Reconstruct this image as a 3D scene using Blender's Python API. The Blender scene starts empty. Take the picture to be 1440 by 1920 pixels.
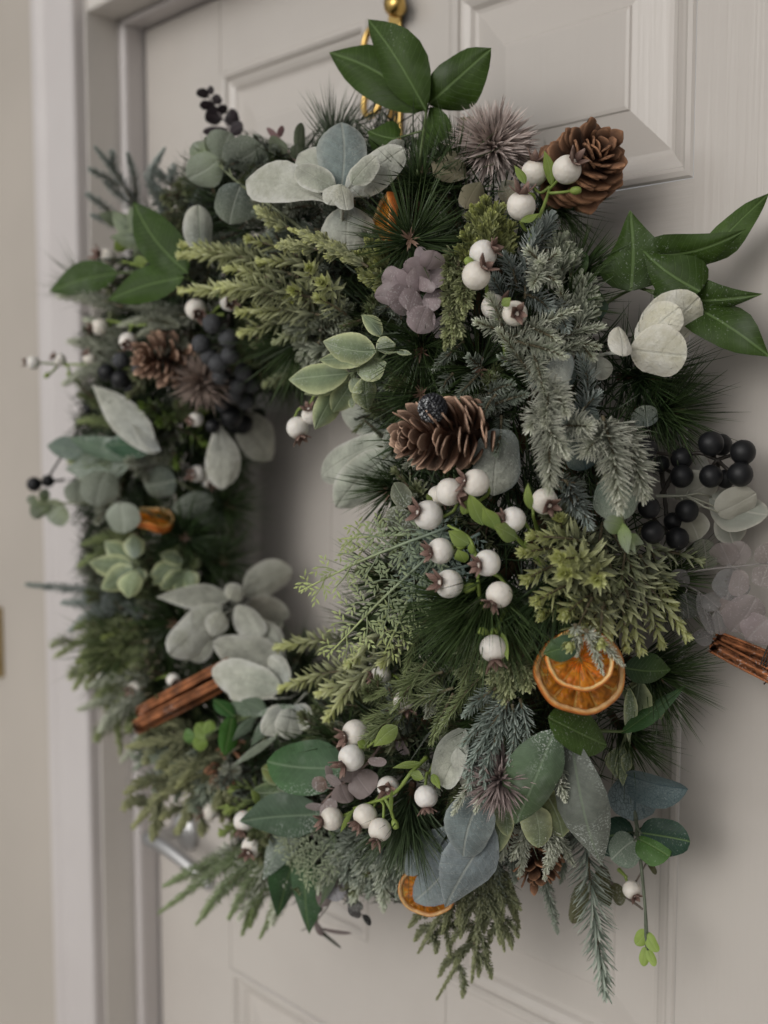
import bpy, math, random
import numpy as np
from mathutils import Matrix, Vector

random.seed(11)
rng = np.random.default_rng(7)
scene = bpy.context.scene
COL = scene.collection

# ------------------------------------------------------------------ camera
FPX, PH = 2200.0, math.radians(42.65)      # focal length in photo pixels, angle between the door plane and the view
TH = math.radians(5.0)                     # looking slightly down
hv = np.array([-math.cos(PH), math.sin(PH), 0.0])
rv = np.array([math.sin(PH), math.cos(PH), 0.0])
CAM = -(0.0229 * rv + 1.1174 * hv)
FW = hv * math.cos(TH) + np.array([0, 0, -math.sin(TH)])
UP = np.cross(rv, FW)
cam_data = bpy.data.cameras.new('camera')
cam = bpy.data.objects.new('camera', cam_data)
COL.objects.link(cam)
m = Matrix.Identity(4)
for i in range(3):
    m[i][0], m[i][1], m[i][2], m[i][3] = rv[i], UP[i], -FW[i], CAM[i]
cam.matrix_world = m
cam_data.sensor_fit = 'VERTICAL'
cam_data.sensor_height = 36.0
cam_data.lens = FPX / 1920 * 36.0
cam_data.clip_start, cam_data.clip_end = 0.05, 200.0
cam_data.dof.use_dof = True
cam_data.dof.focus_distance = 0.83
cam_data.dof.aperture_fstop = 3.5
cam_data.dof.aperture_blades = 0
scene.camera = cam

# ------------------------------------------------------------------ light
SUN_EL, SUN_AZ = math.radians(24), math.radians(179)
world = bpy.data.worlds.new('World')
scene.world = world
world.use_nodes = True
nt = world.node_tree
nt.nodes.clear()
wo = nt.nodes.new('ShaderNodeOutputWorld')
bg = nt.nodes.new('ShaderNodeBackground')
sky = nt.nodes.new('ShaderNodeTexSky')
sky.sky_type = 'NISHITA'
sky.sun_disc = False
sky.sun_elevation = SUN_EL
sky.sun_rotation = SUN_AZ
sky.air_density = 1.0
sky.dust_density = 4.0
sky.ozone_density = 1.0
bg.inputs['Strength'].default_value = 0.15
hs = nt.nodes.new('ShaderNodeHueSaturation')         # a veil of cloud takes the blue out of the sky
hs.inputs['Saturation'].default_value = 0.14
nt.links.new(sky.outputs[0], hs.inputs['Color'])
nt.links.new(hs.outputs[0], bg.inputs[0])
nt.links.new(bg.outputs[0], wo.inputs[0])
sl = bpy.data.lights.new('sun', 'SUN')
sl.energy = 0.5
sl.angle = math.radians(80)
sl.color = (1.0, 0.93, 0.84)
sun = bpy.data.objects.new('sun', sl)
COL.objects.link(sun)
# towards the sun: azimuth is measured clockwise from +Y as the sky node does
sd = Vector((math.sin(SUN_AZ) * math.cos(SUN_EL), math.cos(SUN_AZ) * math.cos(SUN_EL), math.sin(SUN_EL)))
sun.rotation_euler = sd.to_track_quat('Z', 'Y').to_euler()
scene.view_settings.view_transform = 'Standard'
scene.view_settings.look = 'None'
scene.view_settings.exposure = -0.74
scene.view_settings.gamma = 1.0
scene.cycles.max_bounces = 7
scene.cycles.diffuse_bounces = 3
scene.cycles.transparent_max_bounces = 6
scene.cycles.transmission_bounces = 4
scene.cycles.caustics_reflective = False
scene.cycles.caustics_refractive = False
try:
    scene.cycles.use_denoising = True
except Exception:
    pass


# ------------------------------------------------------------------ photo point -> place in the world
def ray(px, py):
    return FW + (px - 720) / FPX * rv - (py - 960) / FPX * UP


def at(px, py, d):
    """the point d metres in front of the door that the photo shows at (px, py)"""
    r = ray(px, py)
    return CAM + r * ((-d - CAM[1]) / r[1])


TC = np.array([-0.04, -0.092, -0.10])      # the wreath's ring
TR, TA, TB = 0.262, 0.112, 0.087


def ring_val(p):
    q = p - TC
    a = np.hypot(q[..., 0], q[..., 2]) - TR
    return np.sqrt((a / TA) ** 2 + (q[..., 1] / TB) ** 2)


TT = np.linspace(0.5, 1.7, 1201)


def surf(px, py, off=0.0):
    """where the sight line meets the wreath's body (or passes it closest), off metres nearer to the eye"""
    r = ray(px, py)
    P = CAM + TT[:, None] * r
    v = ring_val(P)
    hit = np.nonzero(v < 1.0)[0]
    k = hit[0] if len(hit) else int(np.argmin(v))
    p = P[k] - off * r / np.linalg.norm(r)
    return p


def pt(s):
    return surf(*s) if len(s) < 4 else at(s[0], s[1], s[3])


def mpp(p):
    """metres per photo pixel at p"""
    return float(np.dot(np.asarray(p) - CAM, FW)) / FPX


def unit(v):
    v = np.asarray(v, float)
    return v / (np.linalg.norm(v, axis=-1, keepdims=True) + 1e-12)


def photo(p):
    q = np.asarray(p, float) - CAM
    z = q @ FW
    return np.stack([720 + FPX * (q @ rv) / z, 960 - FPX * (q @ UP) / z], -1)


# parts of the photo where the door shows past the wreath: loose backing needles stay out of them
OPEN = [[(470, -50), (705, -50), (695, 200), (600, 222), (560, 275), (500, 262), (430, 215)], [(-50, 1400), (215, 1400), (330, 1430), (410, 1470), (440, 1600), (320, 1720), (330, 1980), (-50, 1980)],
        [(-50, -50), (470, -50), (380, 240), (270, 330), (160, 420), (130, 560), (110, 900), (-50, 900)], [(478, 800), (560, 800), (600, 880), (628, 980), (560, 1070), (480, 1050), (466, 900)],
        [(1330, 1060), (1500, 1060), (1500, 1980), (1150, 1980), (1250, 1480)], [(300, 1700), (1250, 1690), (1250, 1980), (300, 1980)], [(1010, -50), (1500, -50), (1500, 640), (1330, 640), (1130, 430)], [(-50, 900), (110, 900), (150, 1300), (215, 1400), (-50, 1400)]]


def in_open(P):
    xy = photo(P)
    out = np.zeros(len(xy), bool)
    for poly in OPEN:
        c = np.zeros(len(xy), bool)
        for (x0, y0), (x1, y1) in zip(poly, poly[1:] + poly[:1]):
            k = (y0 > xy[:, 1]) != (y1 > xy[:, 1])
            c ^= k & (xy[:, 0] < (x1 - x0) * (xy[:, 1] - y0) / (y1 - y0 + 1e-9) + x0)
        out |= c
    return out


def imgdir(x, y, z=0.0):
    """photo right, photo down, towards the eye -> world direction"""
    return unit(x * rv - y * UP - z * FW)


# ------------------------------------------------------------------ mesh building
class MB:
    def __init__(self):
        self.v, self.c, self.u, self.t, self.q, self.n = [], [], [], [], [], 0

    def add(self, v, col, tris=None, quads=None, uv=None):
        v = np.asarray(v, float).reshape(-1, 3)
        k = len(v)
        col = np.asarray(col, float)
        if col.ndim == 1:
            col = np.broadcast_to(col, (k, 3))
        self.v.append(v)
        self.c.append(col.reshape(-1, 3))
        self.u.append(np.zeros((k, 3)) if uv is None else np.asarray(uv, float).reshape(-1, 3))
        if tris is not None and len(tris):
            self.t.append(np.asarray(tris, int).reshape(-1, 3) + self.n)
        if quads is not None and len(quads):
            self.q.append(np.asarray(quads, int).reshape(-1, 4) + self.n)
        self.n += k

    def build(self, name, mat, parent=None, origin=(0, 0, 0), smooth=True, kind=None):
        v = np.concatenate(self.v) - np.asarray(origin, float)
        t = np.concatenate(self.t) if self.t else np.zeros((0, 3), int)
        q = np.concatenate(self.q) if self.q else np.zeros((0, 4), int)
        me = bpy.data.meshes.new(name)
        me.vertices.add(len(v))
        me.vertices.foreach_set('co', v.astype(np.float32).ravel())
        me.loops.add(t.size + q.size)
        me.loops.foreach_set('vertex_index', np.concatenate([t.ravel(), q.ravel()]).astype(np.int32))
        me.polygons.add(len(t) + len(q))
        st = np.concatenate([np.arange(len(t)) * 3, t.size + np.arange(len(q)) * 4]).astype(np.int32)
        me.polygons.foreach_set('loop_start', st)
        me.polygons.foreach_set('use_smooth', np.full(len(st), bool(smooth)))
        me.update(calc_edges=True)
        c = np.concatenate(self.c)
        a = me.attributes.new('Col', 'FLOAT_COLOR', 'POINT')
        a.data.foreach_set('color', np.concatenate([c, np.ones((len(c), 1))], 1).astype(np.float32).ravel())
        a = me.attributes.new('luv', 'FLOAT_VECTOR', 'POINT')
        a.data.foreach_set('vector', np.concatenate(self.u).astype(np.float32).ravel())
        me.materials.append(mat)
        return place(name, me, parent, kind)


def place(name, me, parent=None, kind=None):
    o = bpy.data.objects.new(name, me)
    COL.objects.link(o)
    if parent is not None:
        o.parent = parent
    if kind:
        o['kind'] = kind
    return o


LABELS = {}


def thing(name, label, cat, loc=(0, 0, 0), group=None):
    o = bpy.data.objects.new(name, None)
    o.empty_display_size = 0.01
    COL.objects.link(o)
    o.location = tuple(float(x) for x in loc)
    o['label'], o['category'] = label, cat
    if group:
        o['group'] = group
    return o


def box(mb, x0, x1, y0, y1, z0, z1, col, bev=0.0):
    if bev <= 0:
        v = [(x, y, z) for x in (x0, x1) for y in (y0, y1) for z in (z0, z1)]
        mb.add(v, col, quads=[(0, 1, 3, 2), (4, 6, 7, 5), (0, 4, 5, 1), (2, 3, 7, 6), (0, 2, 6, 4), (1, 5, 7, 3)])
        return
    b = bev                                             # bevelled on the face turned to -y
    R = []
    for ins, y in ((0, y1), (0, y0 + b), (b * .3, y0 + b * .3), (b, y0)):
        R += [(x0 + ins, y, z0 + ins), (x1 - ins, y, z0 + ins), (x1 - ins, y, z1 - ins), (x0 + ins, y, z1 - ins)]
    q = []
    for k in range(3):
        for i in range(4):
            j = (i + 1) % 4
            q.append((k * 4 + i, k * 4 + j, k * 4 + 4 + j, k * 4 + 4 + i))
    q += [(12, 13, 14, 15), (3, 2, 1, 0)]
    mb.add(R, col, quads=q)


def catmull(pts, n):
    P = np.asarray(pts, float)
    if len(P) == 2:
        return P[0] + np.linspace(0, 1, n)[:, None] * (P[1] - P[0])
    P = np.concatenate([[2 * P[0] - P[1]], P, [2 * P[-1] - P[-2]]])
    s = np.linspace(0, len(P) - 3 - 1e-6, n)
    i = s.astype(int)
    f = (s - i)[:, None]
    a, b, c, d = P[i], P[i + 1], P[i + 2], P[i + 3]
    return .5 * (2 * b + (c - a) * f + (2 * a - 5 * b + 4 * c - d) * f * f + (3 * b - a - 3 * c + d) * f ** 3)


def tangents(P):
    return unit(np.gradient(P, axis=0))


def perp(T):
    T = np.asarray(T, float)
    h = np.where(np.abs(T[..., 2:3]) < .9, np.array([0, 0, 1.0]), np.array([1.0, 0, 0]))
    a = unit(np.cross(T, h))
    return a, np.cross(T, a)


def tube(mb, P, r, col, seg=6, cap=True):
    P = np.asarray(P, float)
    n = len(P)
    r = np.broadcast_to(np.asarray(r, float), (n,))
    T = tangents(P)
    A = np.zeros((n, 3))
    a = perp(T[0])[0]
    for i in range(n):
        a = unit(a - T[i] * np.dot(a, T[i]))
        A[i] = a
    B = np.cross(T, A)
    th = np.arange(seg) * 2 * math.pi / seg
    V = P[:, None] + r[:, None, None] * (A[:, None] * np.cos(th)[None, :, None] + B[:, None] * np.sin(th)[None, :, None])
    q = []
    for i in range(n - 1):
        for j in range(seg):
            k = (j + 1) % seg
            q.append((i * seg + j, i * seg + k, (i + 1) * seg + k, (i + 1) * seg + j))
    V = V.reshape(-1, 3)
    tr = []
    if cap:
        V = np.concatenate([V, P[:1] - T[:1] * r[0] * .3, P[-1:] + T[-1:] * r[-1] * .6])
        for j in range(seg):
            k = (j + 1) % seg
            tr += [(n * seg, k, j), (n * seg + 1, (n - 1) * seg + j, (n - 1) * seg + k)]
    col = np.asarray(col, float)
    if col.ndim == 2:
        cc = np.repeat(col, seg, 0)
        col = np.concatenate([cc, col[:1], col[-1:]]) if cap else cc
    mb.add(V, col, tris=tr, quads=q)


# needle outlines: (across, along, up) in units of width, length, width
NEEDLE_FLAT = (np.array([(0, 0, 0), (-.5, .45, 0), (.5, .45, 0), (0, .5, .3), (0, 1, 0)]), [(0, 3, 1), (0, 2, 3), (1, 3, 4), (3, 2, 4)])
NEEDLE_BLUNT = (np.array([(0, 0, 0), (-.48, .15, 0), (.48, .15, 0), (0, .5, .4), (-.46, .88, 0), (.46, .88, 0), (0, 1, .1)]),
                [(0, 3, 1), (0, 2, 3), (1, 3, 4), (2, 5, 3), (4, 3, 6), (3, 5, 6)])
NEEDLE_LANCE = (np.array([(0, 0, 0), (-.5, .35, .12), (.5, .35, .12), (0, .35, -.1), (-.42, .65, .16), (.42, .65, .16), (0, .7, -.02), (0, 1, .25)]),
                [(0, 3, 1), (0, 2, 3), (1, 3, 4), (3, 6, 4), (3, 2, 5), (3, 5, 6), (4, 6, 7), (6, 5, 7)])
NEEDLE_LONG = (np.array([(-.5, 0, 0), (.5, 0, 0), (0, 0, .8), (-.5, .5, .0), (.5, .5, .0), (0, .5, .8), (0, 1, 0)]),
               [(0, 1, 4), (0, 4, 3), (1, 2, 5), (1, 5, 4), (2, 0, 3), (2, 3, 5), (3, 4, 6), (4, 5, 6), (5, 3, 6)])


def needles(mb, P, D, U, L, W, cb, ct, tmpl, bend=0.0):
    """N needles at P along D with face normal U"""
    N = len(P)
    T, F = tmpl
    D = unit(D)
    U = unit(U - D * np.sum(U * D, 1, keepdims=True))
    X = np.cross(D, U)
    L = np.broadcast_to(L, (N,))
    W = np.broadcast_to(W, (N,))
    k = len(T)
    bz = np.broadcast_to(bend, (N,))
    V = (P[:, None] + X[:, None] * (T[None, :, 0:1] * W[:, None, None]) + D[:, None] * (T[None, :, 1:2] * L[:, None, None])
         + U[:, None] * (T[None, :, 2:3] * W[:, None, None] + (T[None, :, 1:2] ** 2) * (bz * L)[:, None, None]))
    f = T[:, 1][None, :, None] ** 1.3
    cb = np.broadcast_to(cb, (N, 3))[:, None]
    ct = np.broadcast_to(ct, (N, 3))[:, None]
    C = cb * (1 - f) + ct * f
    idx = (np.arange(N) * k)[:, None, None] + np.asarray(F)[None]
    mb.add(V.reshape(-1, 3), C.reshape(-1, 3), tris=idx.reshape(-1, 3))


def branch(mb, pts, n, nl, nw, c0, c1, tip=None, a0=62, a1=18, tmpl=NEEDLE_FLAT, flat=None, taper=.45, frost=.25, jit=.18, start=.04, bend=0.0, ramp=1.6, smb=None, sr=.0012, scol=(.16, .12, .08), crown=0):
    """one twig: a stem along pts and n needles round it (or in two ranks, with flat = the plane's normal)"""
    C = catmull(pts, 14)
    if smb is not None:
        tube(smb, C, np.linspace(sr, sr * .55, 14), scol, 5)
    T = tangents(C)
    t = np.linspace(start, 1, n) + rng.normal(0, .4 / n, n)
    if crown:
        t = np.concatenate([t, np.full(crown, .985)])
        n += crown
    t = np.clip(t, 0, 1)
    s = t * 13
    i = np.minimum(s.astype(int), 12)
    f = (s - i)[:, None]
    P = C[i] * (1 - f) + C[i + 1] * f
    D = unit(T[i] * (1 - f) + T[i + 1] * f)
    A, B = perp(D)
    if flat is not None:
        Nn = unit(np.asarray(flat) - D * (D @ np.asarray(flat))[:, None])
        S = np.cross(D, Nn)
        sg = np.where(np.arange(n) % 2 == 0, 1.0, -1.0)
        R = unit(S * sg[:, None] + Nn * rng.normal(.12, .25, n)[:, None])
    else:
        th = np.arange(n) * 2.39996 + rng.normal(0, .3, n)
        R = A * np.cos(th)[:, None] + B * np.sin(th)[:, None]
    ang = np.radians(a0 + (a1 - a0) * t ** 2.2 + rng.normal(0, 4.5, n))
    if crown:
        ang[-crown:] = np.radians(np.linspace(a1 * .4, a0 * .9, crown))
    N = unit(D * np.cos(ang)[:, None] + R * np.sin(ang)[:, None])
    U = -R * np.cos(ang)[:, None] + D * np.sin(ang)[:, None]
    if flat is not None:
        U = Nn
    L = nl * (1 - (1 - taper) * t ** 3) * rng.uniform(1 - jit, 1 + jit, n)
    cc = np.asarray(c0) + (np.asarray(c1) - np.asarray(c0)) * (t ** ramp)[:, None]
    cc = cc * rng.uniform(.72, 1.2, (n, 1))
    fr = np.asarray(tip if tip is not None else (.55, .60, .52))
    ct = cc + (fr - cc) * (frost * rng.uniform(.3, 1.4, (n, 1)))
    needles(mb, P, N, U, L, nw * rng.uniform(.8, 1.15, n), cc, ct, tmpl, bend + rng.normal(0, .06, n))
    return C


# ------------------------------------------------------------------ materials
class G:
    def __init__(self, name):
        self.mat = bpy.data.materials.new(name)
        self.mat.use_nodes = True
        self.nt = self.mat.node_tree
        self.nt.nodes.clear()
        self.out = self.nt.nodes.new('ShaderNodeOutputMaterial')

    def n(self, t, **kw):
        x = self.nt.nodes.new('ShaderNode' + t)
        for k, v in kw.items():
            setattr(x, k, v)
        return x

    def put(self, sock, v):
        if isinstance(v, bpy.types.NodeSocket):
            self.nt.links.new(v, sock)
        elif v is not None:
            sock.default_value = (*v, 1.0) if isinstance(v, tuple) and len(v) == 3 and sock.type == 'RGBA' else v

    def math(self, op, a, b=None, c=None):
        x = self.n('Math', operation=op)
        for s, v in zip(x.inputs, (a, b, c)):
            self.put(s, v)
        return x.outputs[0]

    def ramp(self, f, a, b):
        x = self.n('MapRange', clamp=True)
        x.interpolation_type = 'SMOOTHSTEP'
        self.put(x.inputs[0], f)
        x.inputs[1].default_value, x.inputs[2].default_value = a, b
        return x.outputs[0]

    def mix(self, f, a, b, mode='MIX'):
        x = self.n('Mix', data_type='RGBA', blend_type=mode)
        self.put(x.inputs[0], f)
        self.put(x.inputs[6], a)
        self.put(x.inputs[7], b)
        return x.outputs[2]

    def noise(self, scale, detail=2.0, vec=None, rough=.5):
        x = self.n('TexNoise')
        x.inputs['Scale'].default_value, x.inputs['Detail'].default_value, x.inputs['Roughness'].default_value = scale, detail, rough
        if vec is not None:
            self.put(x.inputs['Vector'], vec)
        return x.outputs[0]

    def bump(self, h, strength=.3, dist=.001):
        x = self.n('Bump')
        x.inputs['Strength'].default_value, x.inputs['Distance'].default_value = strength, dist
        self.put(x.inputs['Height'], h)
        return x.outputs[0]

    def attr(self, name='Col'):
        return self.n('Attribute', attribute_name=name)

    def obj(self):
        return self.n('TexCoord').outputs['Object']

    def finish(self, base, rough=.5, normal=None, spec=.5, metal=0.0, translucent=0.0, alpha=None, sheen=0.0, sss=0.0):
        p = self.n('BsdfPrincipled')
        self.put(p.inputs['Base Color'], base)
        self.put(p.inputs['Roughness'], rough)
        self.put(p.inputs['Normal'], normal)
        p.inputs['Specular IOR Level'].default_value = spec
        p.inputs['Metallic'].default_value = metal
        if sheen:
            p.inputs['Sheen Weight'].default_value = sheen
            p.inputs['Sheen Roughness'].default_value = .5
        if sss:
            p.inputs['Subsurface Weight'].default_value = sss
            p.inputs['Subsurface Radius'].default_value = (.004, .003, .002)
            p.inputs['Subsurface Scale'].default_value = 1.0
        r = p.outputs[0]
        if translucent:
            tr = self.n('BsdfTranslucent')
            self.put(tr.inputs[0], base)
            mx = self.n('MixShader')
            mx.inputs[0].default_value = translucent
            self.nt.links.new(r, mx.inputs[1])
            self.nt.links.new(tr.outputs[0], mx.inputs[2])
            r = mx.outputs[0]
        if alpha is not None:
            tp = self.n('BsdfTransparent')
            mx = self.n('MixShader')
            self.put(mx.inputs[0], alpha)
            self.nt.links.new(tp.outputs[0], mx.inputs[1])
            self.nt.links.new(r, mx.inputs[2])
            r = mx.outputs[0]
        self.nt.links.new(r, self.out.inputs[0])
        return self.mat


def speckle(g, scale, lo, patch=None, plo=.45, phi=.65):
    """fine flecks of glitter or frost, denser in patches"""
    f = g.ramp(g.noise(scale, 1.0, g.obj()), lo, lo + .06)
    if patch:
        f = g.math('MULTIPLY', f, g.ramp(g.noise(patch, 2.0, g.obj()), plo, phi))
    return f


def mat_needle(name, rough=.6, frostamt=.5, lo=.60, spec=.25, transl=.12):
    g = G(name)
    base = g.attr().outputs['Color']
    base = g.mix(g.math('MULTIPLY', speckle(g, 420, lo, 22), frostamt), base, (.62, .66, .60))
    return g.finish(base, rough, spec=spec, translucent=transl)


def mat_leaf(name, rough, vein='pinnate', vcol=(.3, .4, .2), vamt=.5, nv=7.0, frost=.0, frost_lo=.57, frost_patch=16, bumpk=.4, spec=.4, transl=.18, sheen=0.0, fuzz=0.0, alpha=None, mottling=.25, frost_col=(.66, .70, .66)):
    g = G(name)
    base = g.attr().outputs['Color']
    uvn = g.n('SeparateXYZ')
    g.put(uvn.inputs[0], g.attr('luv').outputs['Vector'])
    u, v = uvn.outputs[0], uvn.outputs[1]
    au = g.math('ABSOLUTE', u)
    ob = g.obj()
    mot = g.math('ADD', g.math('MULTIPLY', g.noise(55, 3.0, ob), .6), g.math('MULTIPLY', g.noise(230, 4.0, ob, .65), .4))
    base = g.mix(mottling, base, g.mix(g.ramp(mot, .3, .7), (.35, .35, .35), (.75, .75, .75)), 'OVERLAY')
    mid = g.math('SUBTRACT', 1.0, g.ramp(au, .02, .07))
    if vein == 'pinnate':
        ph = g.math('MULTIPLY', g.math('ADD', g.math('SUBTRACT', v, g.math('MULTIPLY', g.math('POWER', au, 1.3), .42)), g.math('MULTIPLY', g.noise(38, 2.0, ob), .22)), nv)
        fr = g.math('ABSOLUTE', g.math('SUBTRACT', g.math('FRACT', ph), .5))
        lat = g.math('MULTIPLY', g.math('SUBTRACT', 1.0, g.ramp(fr, .01, .06)), .45)
        vm = g.math('MAXIMUM', mid, lat)
    elif vein == 'net':
        vo = g.n('TexVoronoi', feature='DISTANCE_TO_EDGE')
        vo.inputs['Scale'].default_value = nv
        g.put(vo.inputs['Vector'], g.attr('luv').outputs['Vector'])
        lat = g.math('MULTIPLY', g.math('SUBTRACT', 1.0, g.ramp(vo.outputs['Distance'], .01, .07)), .9)
        vm = g.math('MAXIMUM', mid, lat)
    elif vein == 'mid':
        vm = mid
    else:
        vm = None
    if vm is not None:
        base = g.mix(g.math('MULTIPLY', vm, vamt), base, vcol)
    if frost:
        f = speckle(g, 700, frost_lo, frost_patch, .42, .62)
        f = g.math('MAXIMUM', f, g.math('MULTIPLY', g.ramp(g.noise(frost_patch * 1.7, 4.0, ob), .5, .8), .5))
        base = g.mix(g.math('MULTIPLY', f, frost), base, frost_col)
    h = g.noise(620 if fuzz else 260, 4.0, ob, .6)
    if vm is not None:
        h = g.math('ADD', g.math('MULTIPLY', h, fuzz if fuzz else .25), g.math('MULTIPLY', vm, -.5 if vein != 'mid' else -.8))
    if fuzz:
        h = g.math('ADD', h, g.math('MULTIPLY', g.noise(110, 2.0, ob), 2.2))
    rr = g.math('ADD', rough - .08, g.math('MULTIPLY', g.noise(40, 3.0, ob), .2))
    return g.finish(base, rr, g.bump(h, bumpk, .0011), spec=spec, translucent=transl, sheen=sheen, alpha=alpha)


def mat_plain(name, col=None, rough=.5, spec=.5, metal=0.0, nscale=60, namt=.2, bumpk=.2, bscale=200, frost=0.0, frost_lo=.6, sss=0.0, transl=0.0, bdist=.001):
    g = G(name)
    ob = g.obj()
    base = g.attr().outputs['Color'] if col is None else col
    if namt:
        base = g.mix(namt, base, g.mix(g.ramp(g.noise(nscale, 4.0, ob), .3, .7), (.2, .2, .2), (.8, .8, .8)), 'OVERLAY')
    if frost:
        base = g.mix(g.math('MULTIPLY', speckle(g, 650, frost_lo, 45), frost), base, (.75, .77, .78))
    nm = g.bump(g.noise(bscale, 3.0, ob), bumpk, bdist) if bumpk else None
    return g.finish(base, rough, nm, spec=spec, metal=metal, sss=sss, translucent=transl)


def mat_paint(name, col, grain='v', rough=.3, k=.25):
    """gloss paint over pressed wood grain"""
    g = G(name)
    mp = g.n('Mapping')
    g.put(mp.inputs['Vector'], g.obj())
    mp.inputs['Scale'].default_value = (230, 230, 5) if grain == 'v' else (5, 230, 230)
    h = g.noise(1.0, 4.0, mp.outputs[0], .6)
    base = g.mix(.10, col, g.mix(g.ramp(g.noise(3.0, 5.0, g.obj(), .6), .35, .65), (.3, .3, .3), (.7, .7, .7)), 'OVERLAY')
    r = g.math('ADD', rough, g.math('MULTIPLY', g.noise(7.0, 3.0, g.obj()), .12))
    return g.finish(base, r, g.bump(h, k, .0012), spec=.5)


WHITE = (.525, .488, .45)
M_dv = mat_paint('white_gloss_paint_upright_grain', WHITE, 'v', .15, .42)
M_dh = mat_paint('white_gloss_paint_level_grain', WHITE, 'h', .15, .4)
M_dp = mat_paint('white_gloss_paint_panel', WHITE, 'v', .16, .30)
M_frame = mat_paint('white_frame_paint', (.56, .525, .515), 'v', .35, .05)
M_jamb = mat_paint('white_jamb_paint', (.62, .585, .545), 'v', .42, .05)
M_wall = mat_plain('beige_wall_paint', (.45, .41, .365), .8, .2, nscale=3, namt=.08, bumpk=.15, bscale=120)
M_gold = mat_plain('polished_gold_metal', (.62, .42, .14), .28, .5, 1.0, namt=.05, bumpk=.1, bscale=60)
M_chrome = mat_plain('satin_chrome', (.50, .50, .50), .45, .5, 1.0, namt=.05, bumpk=0)
M_brass = mat_plain('aged_brass', (.40, .30, .14), .4, .5, 1.0, namt=.15, bumpk=.1)

DX0, DX1, DZ0, DZ1 = -0.456, 0.456, -1.25, 0.452
door = thing('front_door', 'white gloss six-panel front door behind the wreath', 'door', (0, 0, DZ0))
O = (0, 0, DZ0)
X = [(-0.302, -0.057), (0.053, 0.306)]             # the two columns of panels
Z = [(0.172, 0.372), (-0.545, 0.060), (-1.12, -0.66)]
G0 = .0003
for (a, b) in ((DX0, X[0][0]), (X[0][1], X[1][0]), (X[1][1], DX1)):
    mb = MB()
    box(mb, a + (0 if a == DX0 else G0), b - (0 if b == DX1 else G0), 0, .044, DZ0, DZ1, WHITE)
    mb.build('stile' if (a == DX0 or b == DX1) else 'mullion', M_dv, door, O, False)
for (a, b) in X:
    for (c, d) in ((Z[0][1], DZ1), (Z[1][1], Z[0][0]), (Z[2][1], Z[1][0]), (DZ0, Z[2][0])):
        mb = MB()
        box(mb, a - G0 + .0002, b + G0 - .0002, .0006, .0434, c + (G0 if c != DZ0 else .0005), d - (G0 if d != DZ1 else .0005), WHITE)
        mb.build('rail', M_dh, door, O, False)
    for (c, d) in Z:
        mb = MB()
        prof = [(0, .0), (.002, -.0022), (.006, -.0026), (.009, .000), (.0105, .0035), (.014, .0045), (.019, .0075), (.0225, .0115), (.026, .0125),
                (.030, .0118), (.060, .0045), (.0612, .0028), (.064, .0022)]
        V = []
        for (s, y) in prof:
            y *= .8
            V += [(a + s, y, c + s), (b - s, y, c + s), (b - s, y, d - s), (a + s, y, d - s)]
        q = []
        for k in range(len(prof) - 1):
            for i in range(4):
                j = (i + 1) % 4
                q.append((k * 4 + i, k * 4 + j, k * 4 + 4 + j, k * 4 + 4 + i))
        e = (len(prof) - 1) * 4
        q.append((e, e + 1, e + 2, e + 3))
        mb.add(V, WHITE, quads=q)
        mb.build('panel', M_dp, door, O, False)
# lever handle, low on the lock stile
mb = MB()
hx, hz = -.392, -.535
tube(mb, [(hx, -.0004, hz + .02), (hx, -.006, hz + .02), (hx, -.009, hz + .02)], [.026, .026, .022], (.5, .5, .5), 28)
hd = mb.build('handle', M_chrome, door, O, True)
mb = MB()
tube(mb, catmull([(hx, -.008, hz + .02), (hx, -.035, hz + .02), (hx + .004, -.052, hz + .02)], 8), .010, (.6, .6, .6), 12)
tube(mb, catmull([(hx - .006, -.050, hz + .02), (hx + .04, -.054, hz + .022), (hx + .09, -.050, hz + .010), (hx + .118, -.044, hz - .004)], 14), np.linspace(.0105, .0075, 14), (.6, .6, .6), 12)
mb.build('lever', M_chrome, hd, O, True)

frame = thing('door_frame', 'white painted door frame and moulded architrave beside the door', 'door frame', (-.5, 0, DZ0))
FO = (-.5, 0, DZ0)


def extrude_profile(mb, prof, z0, z1, col):
    n = len(prof)
    V = [(x, -d, z0) for x, d in prof] + [(x, -d, z1) for x, d in prof]
    mb.add(V, col, quads=[(i, (i + 1) % n, n + (i + 1) % n, n + i) for i in range(n)])


STOP = [(-.4600, -.05), (-.4600, .0225), (-.4612, .0262), (-.4645, .0280), (-.4700, .0280), (-.4735, .0265), (-.4745, .0235), (-.4745, -.05)]
JAMB = [(-.4745, .0), (-.4745, .0690), (-.4755, .0698), (-.500, .0698), (-.500, .0)]
ARCH = [(-.4775, .0700), (-.4775, .0825), (-.4795, .0852), (-.4930, .0862), (-.4955, .0852), (-.4970, .0830), (-.5000, .0818), (-.5530, .0820), (-.5580, .0840),
        (-.5640, .0872), (-.5710, .0882), (-.5790, .0868), (-.5845, .0830), (-.5875, .0770), (-.5875, .0580), (-.4775, .0580)]
for side in (1, -1):
    for nm, prof, top, mt in (('stop', STOP, .4545, M_frame), ('jamb', JAMB, .56, M_jamb), ('architrave', ARCH, .60, M_frame)):
        mb = MB()                                  # the stop has a rounded nosing in front of the door's edge
        p = [(side * x, d) for x, d in prof]
        extrude_profile(mb, p if side > 0 else p[::-1], DZ0, top, WHITE)
        mb.build(nm, mt, frame, FO, False)
# head of the frame over the door
mb = MB()
box(mb, -.4735, .4735, -.0275, .05, .4550, .4620, WHITE, .003)
mb.build('stop', M_frame, frame, FO, False)
mb = MB()
box(mb, -.4742, .4742, -.0690, .0, .4630, .50, WHITE, .003)
mb.build('head', M_jamb, frame, FO, False)

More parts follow.
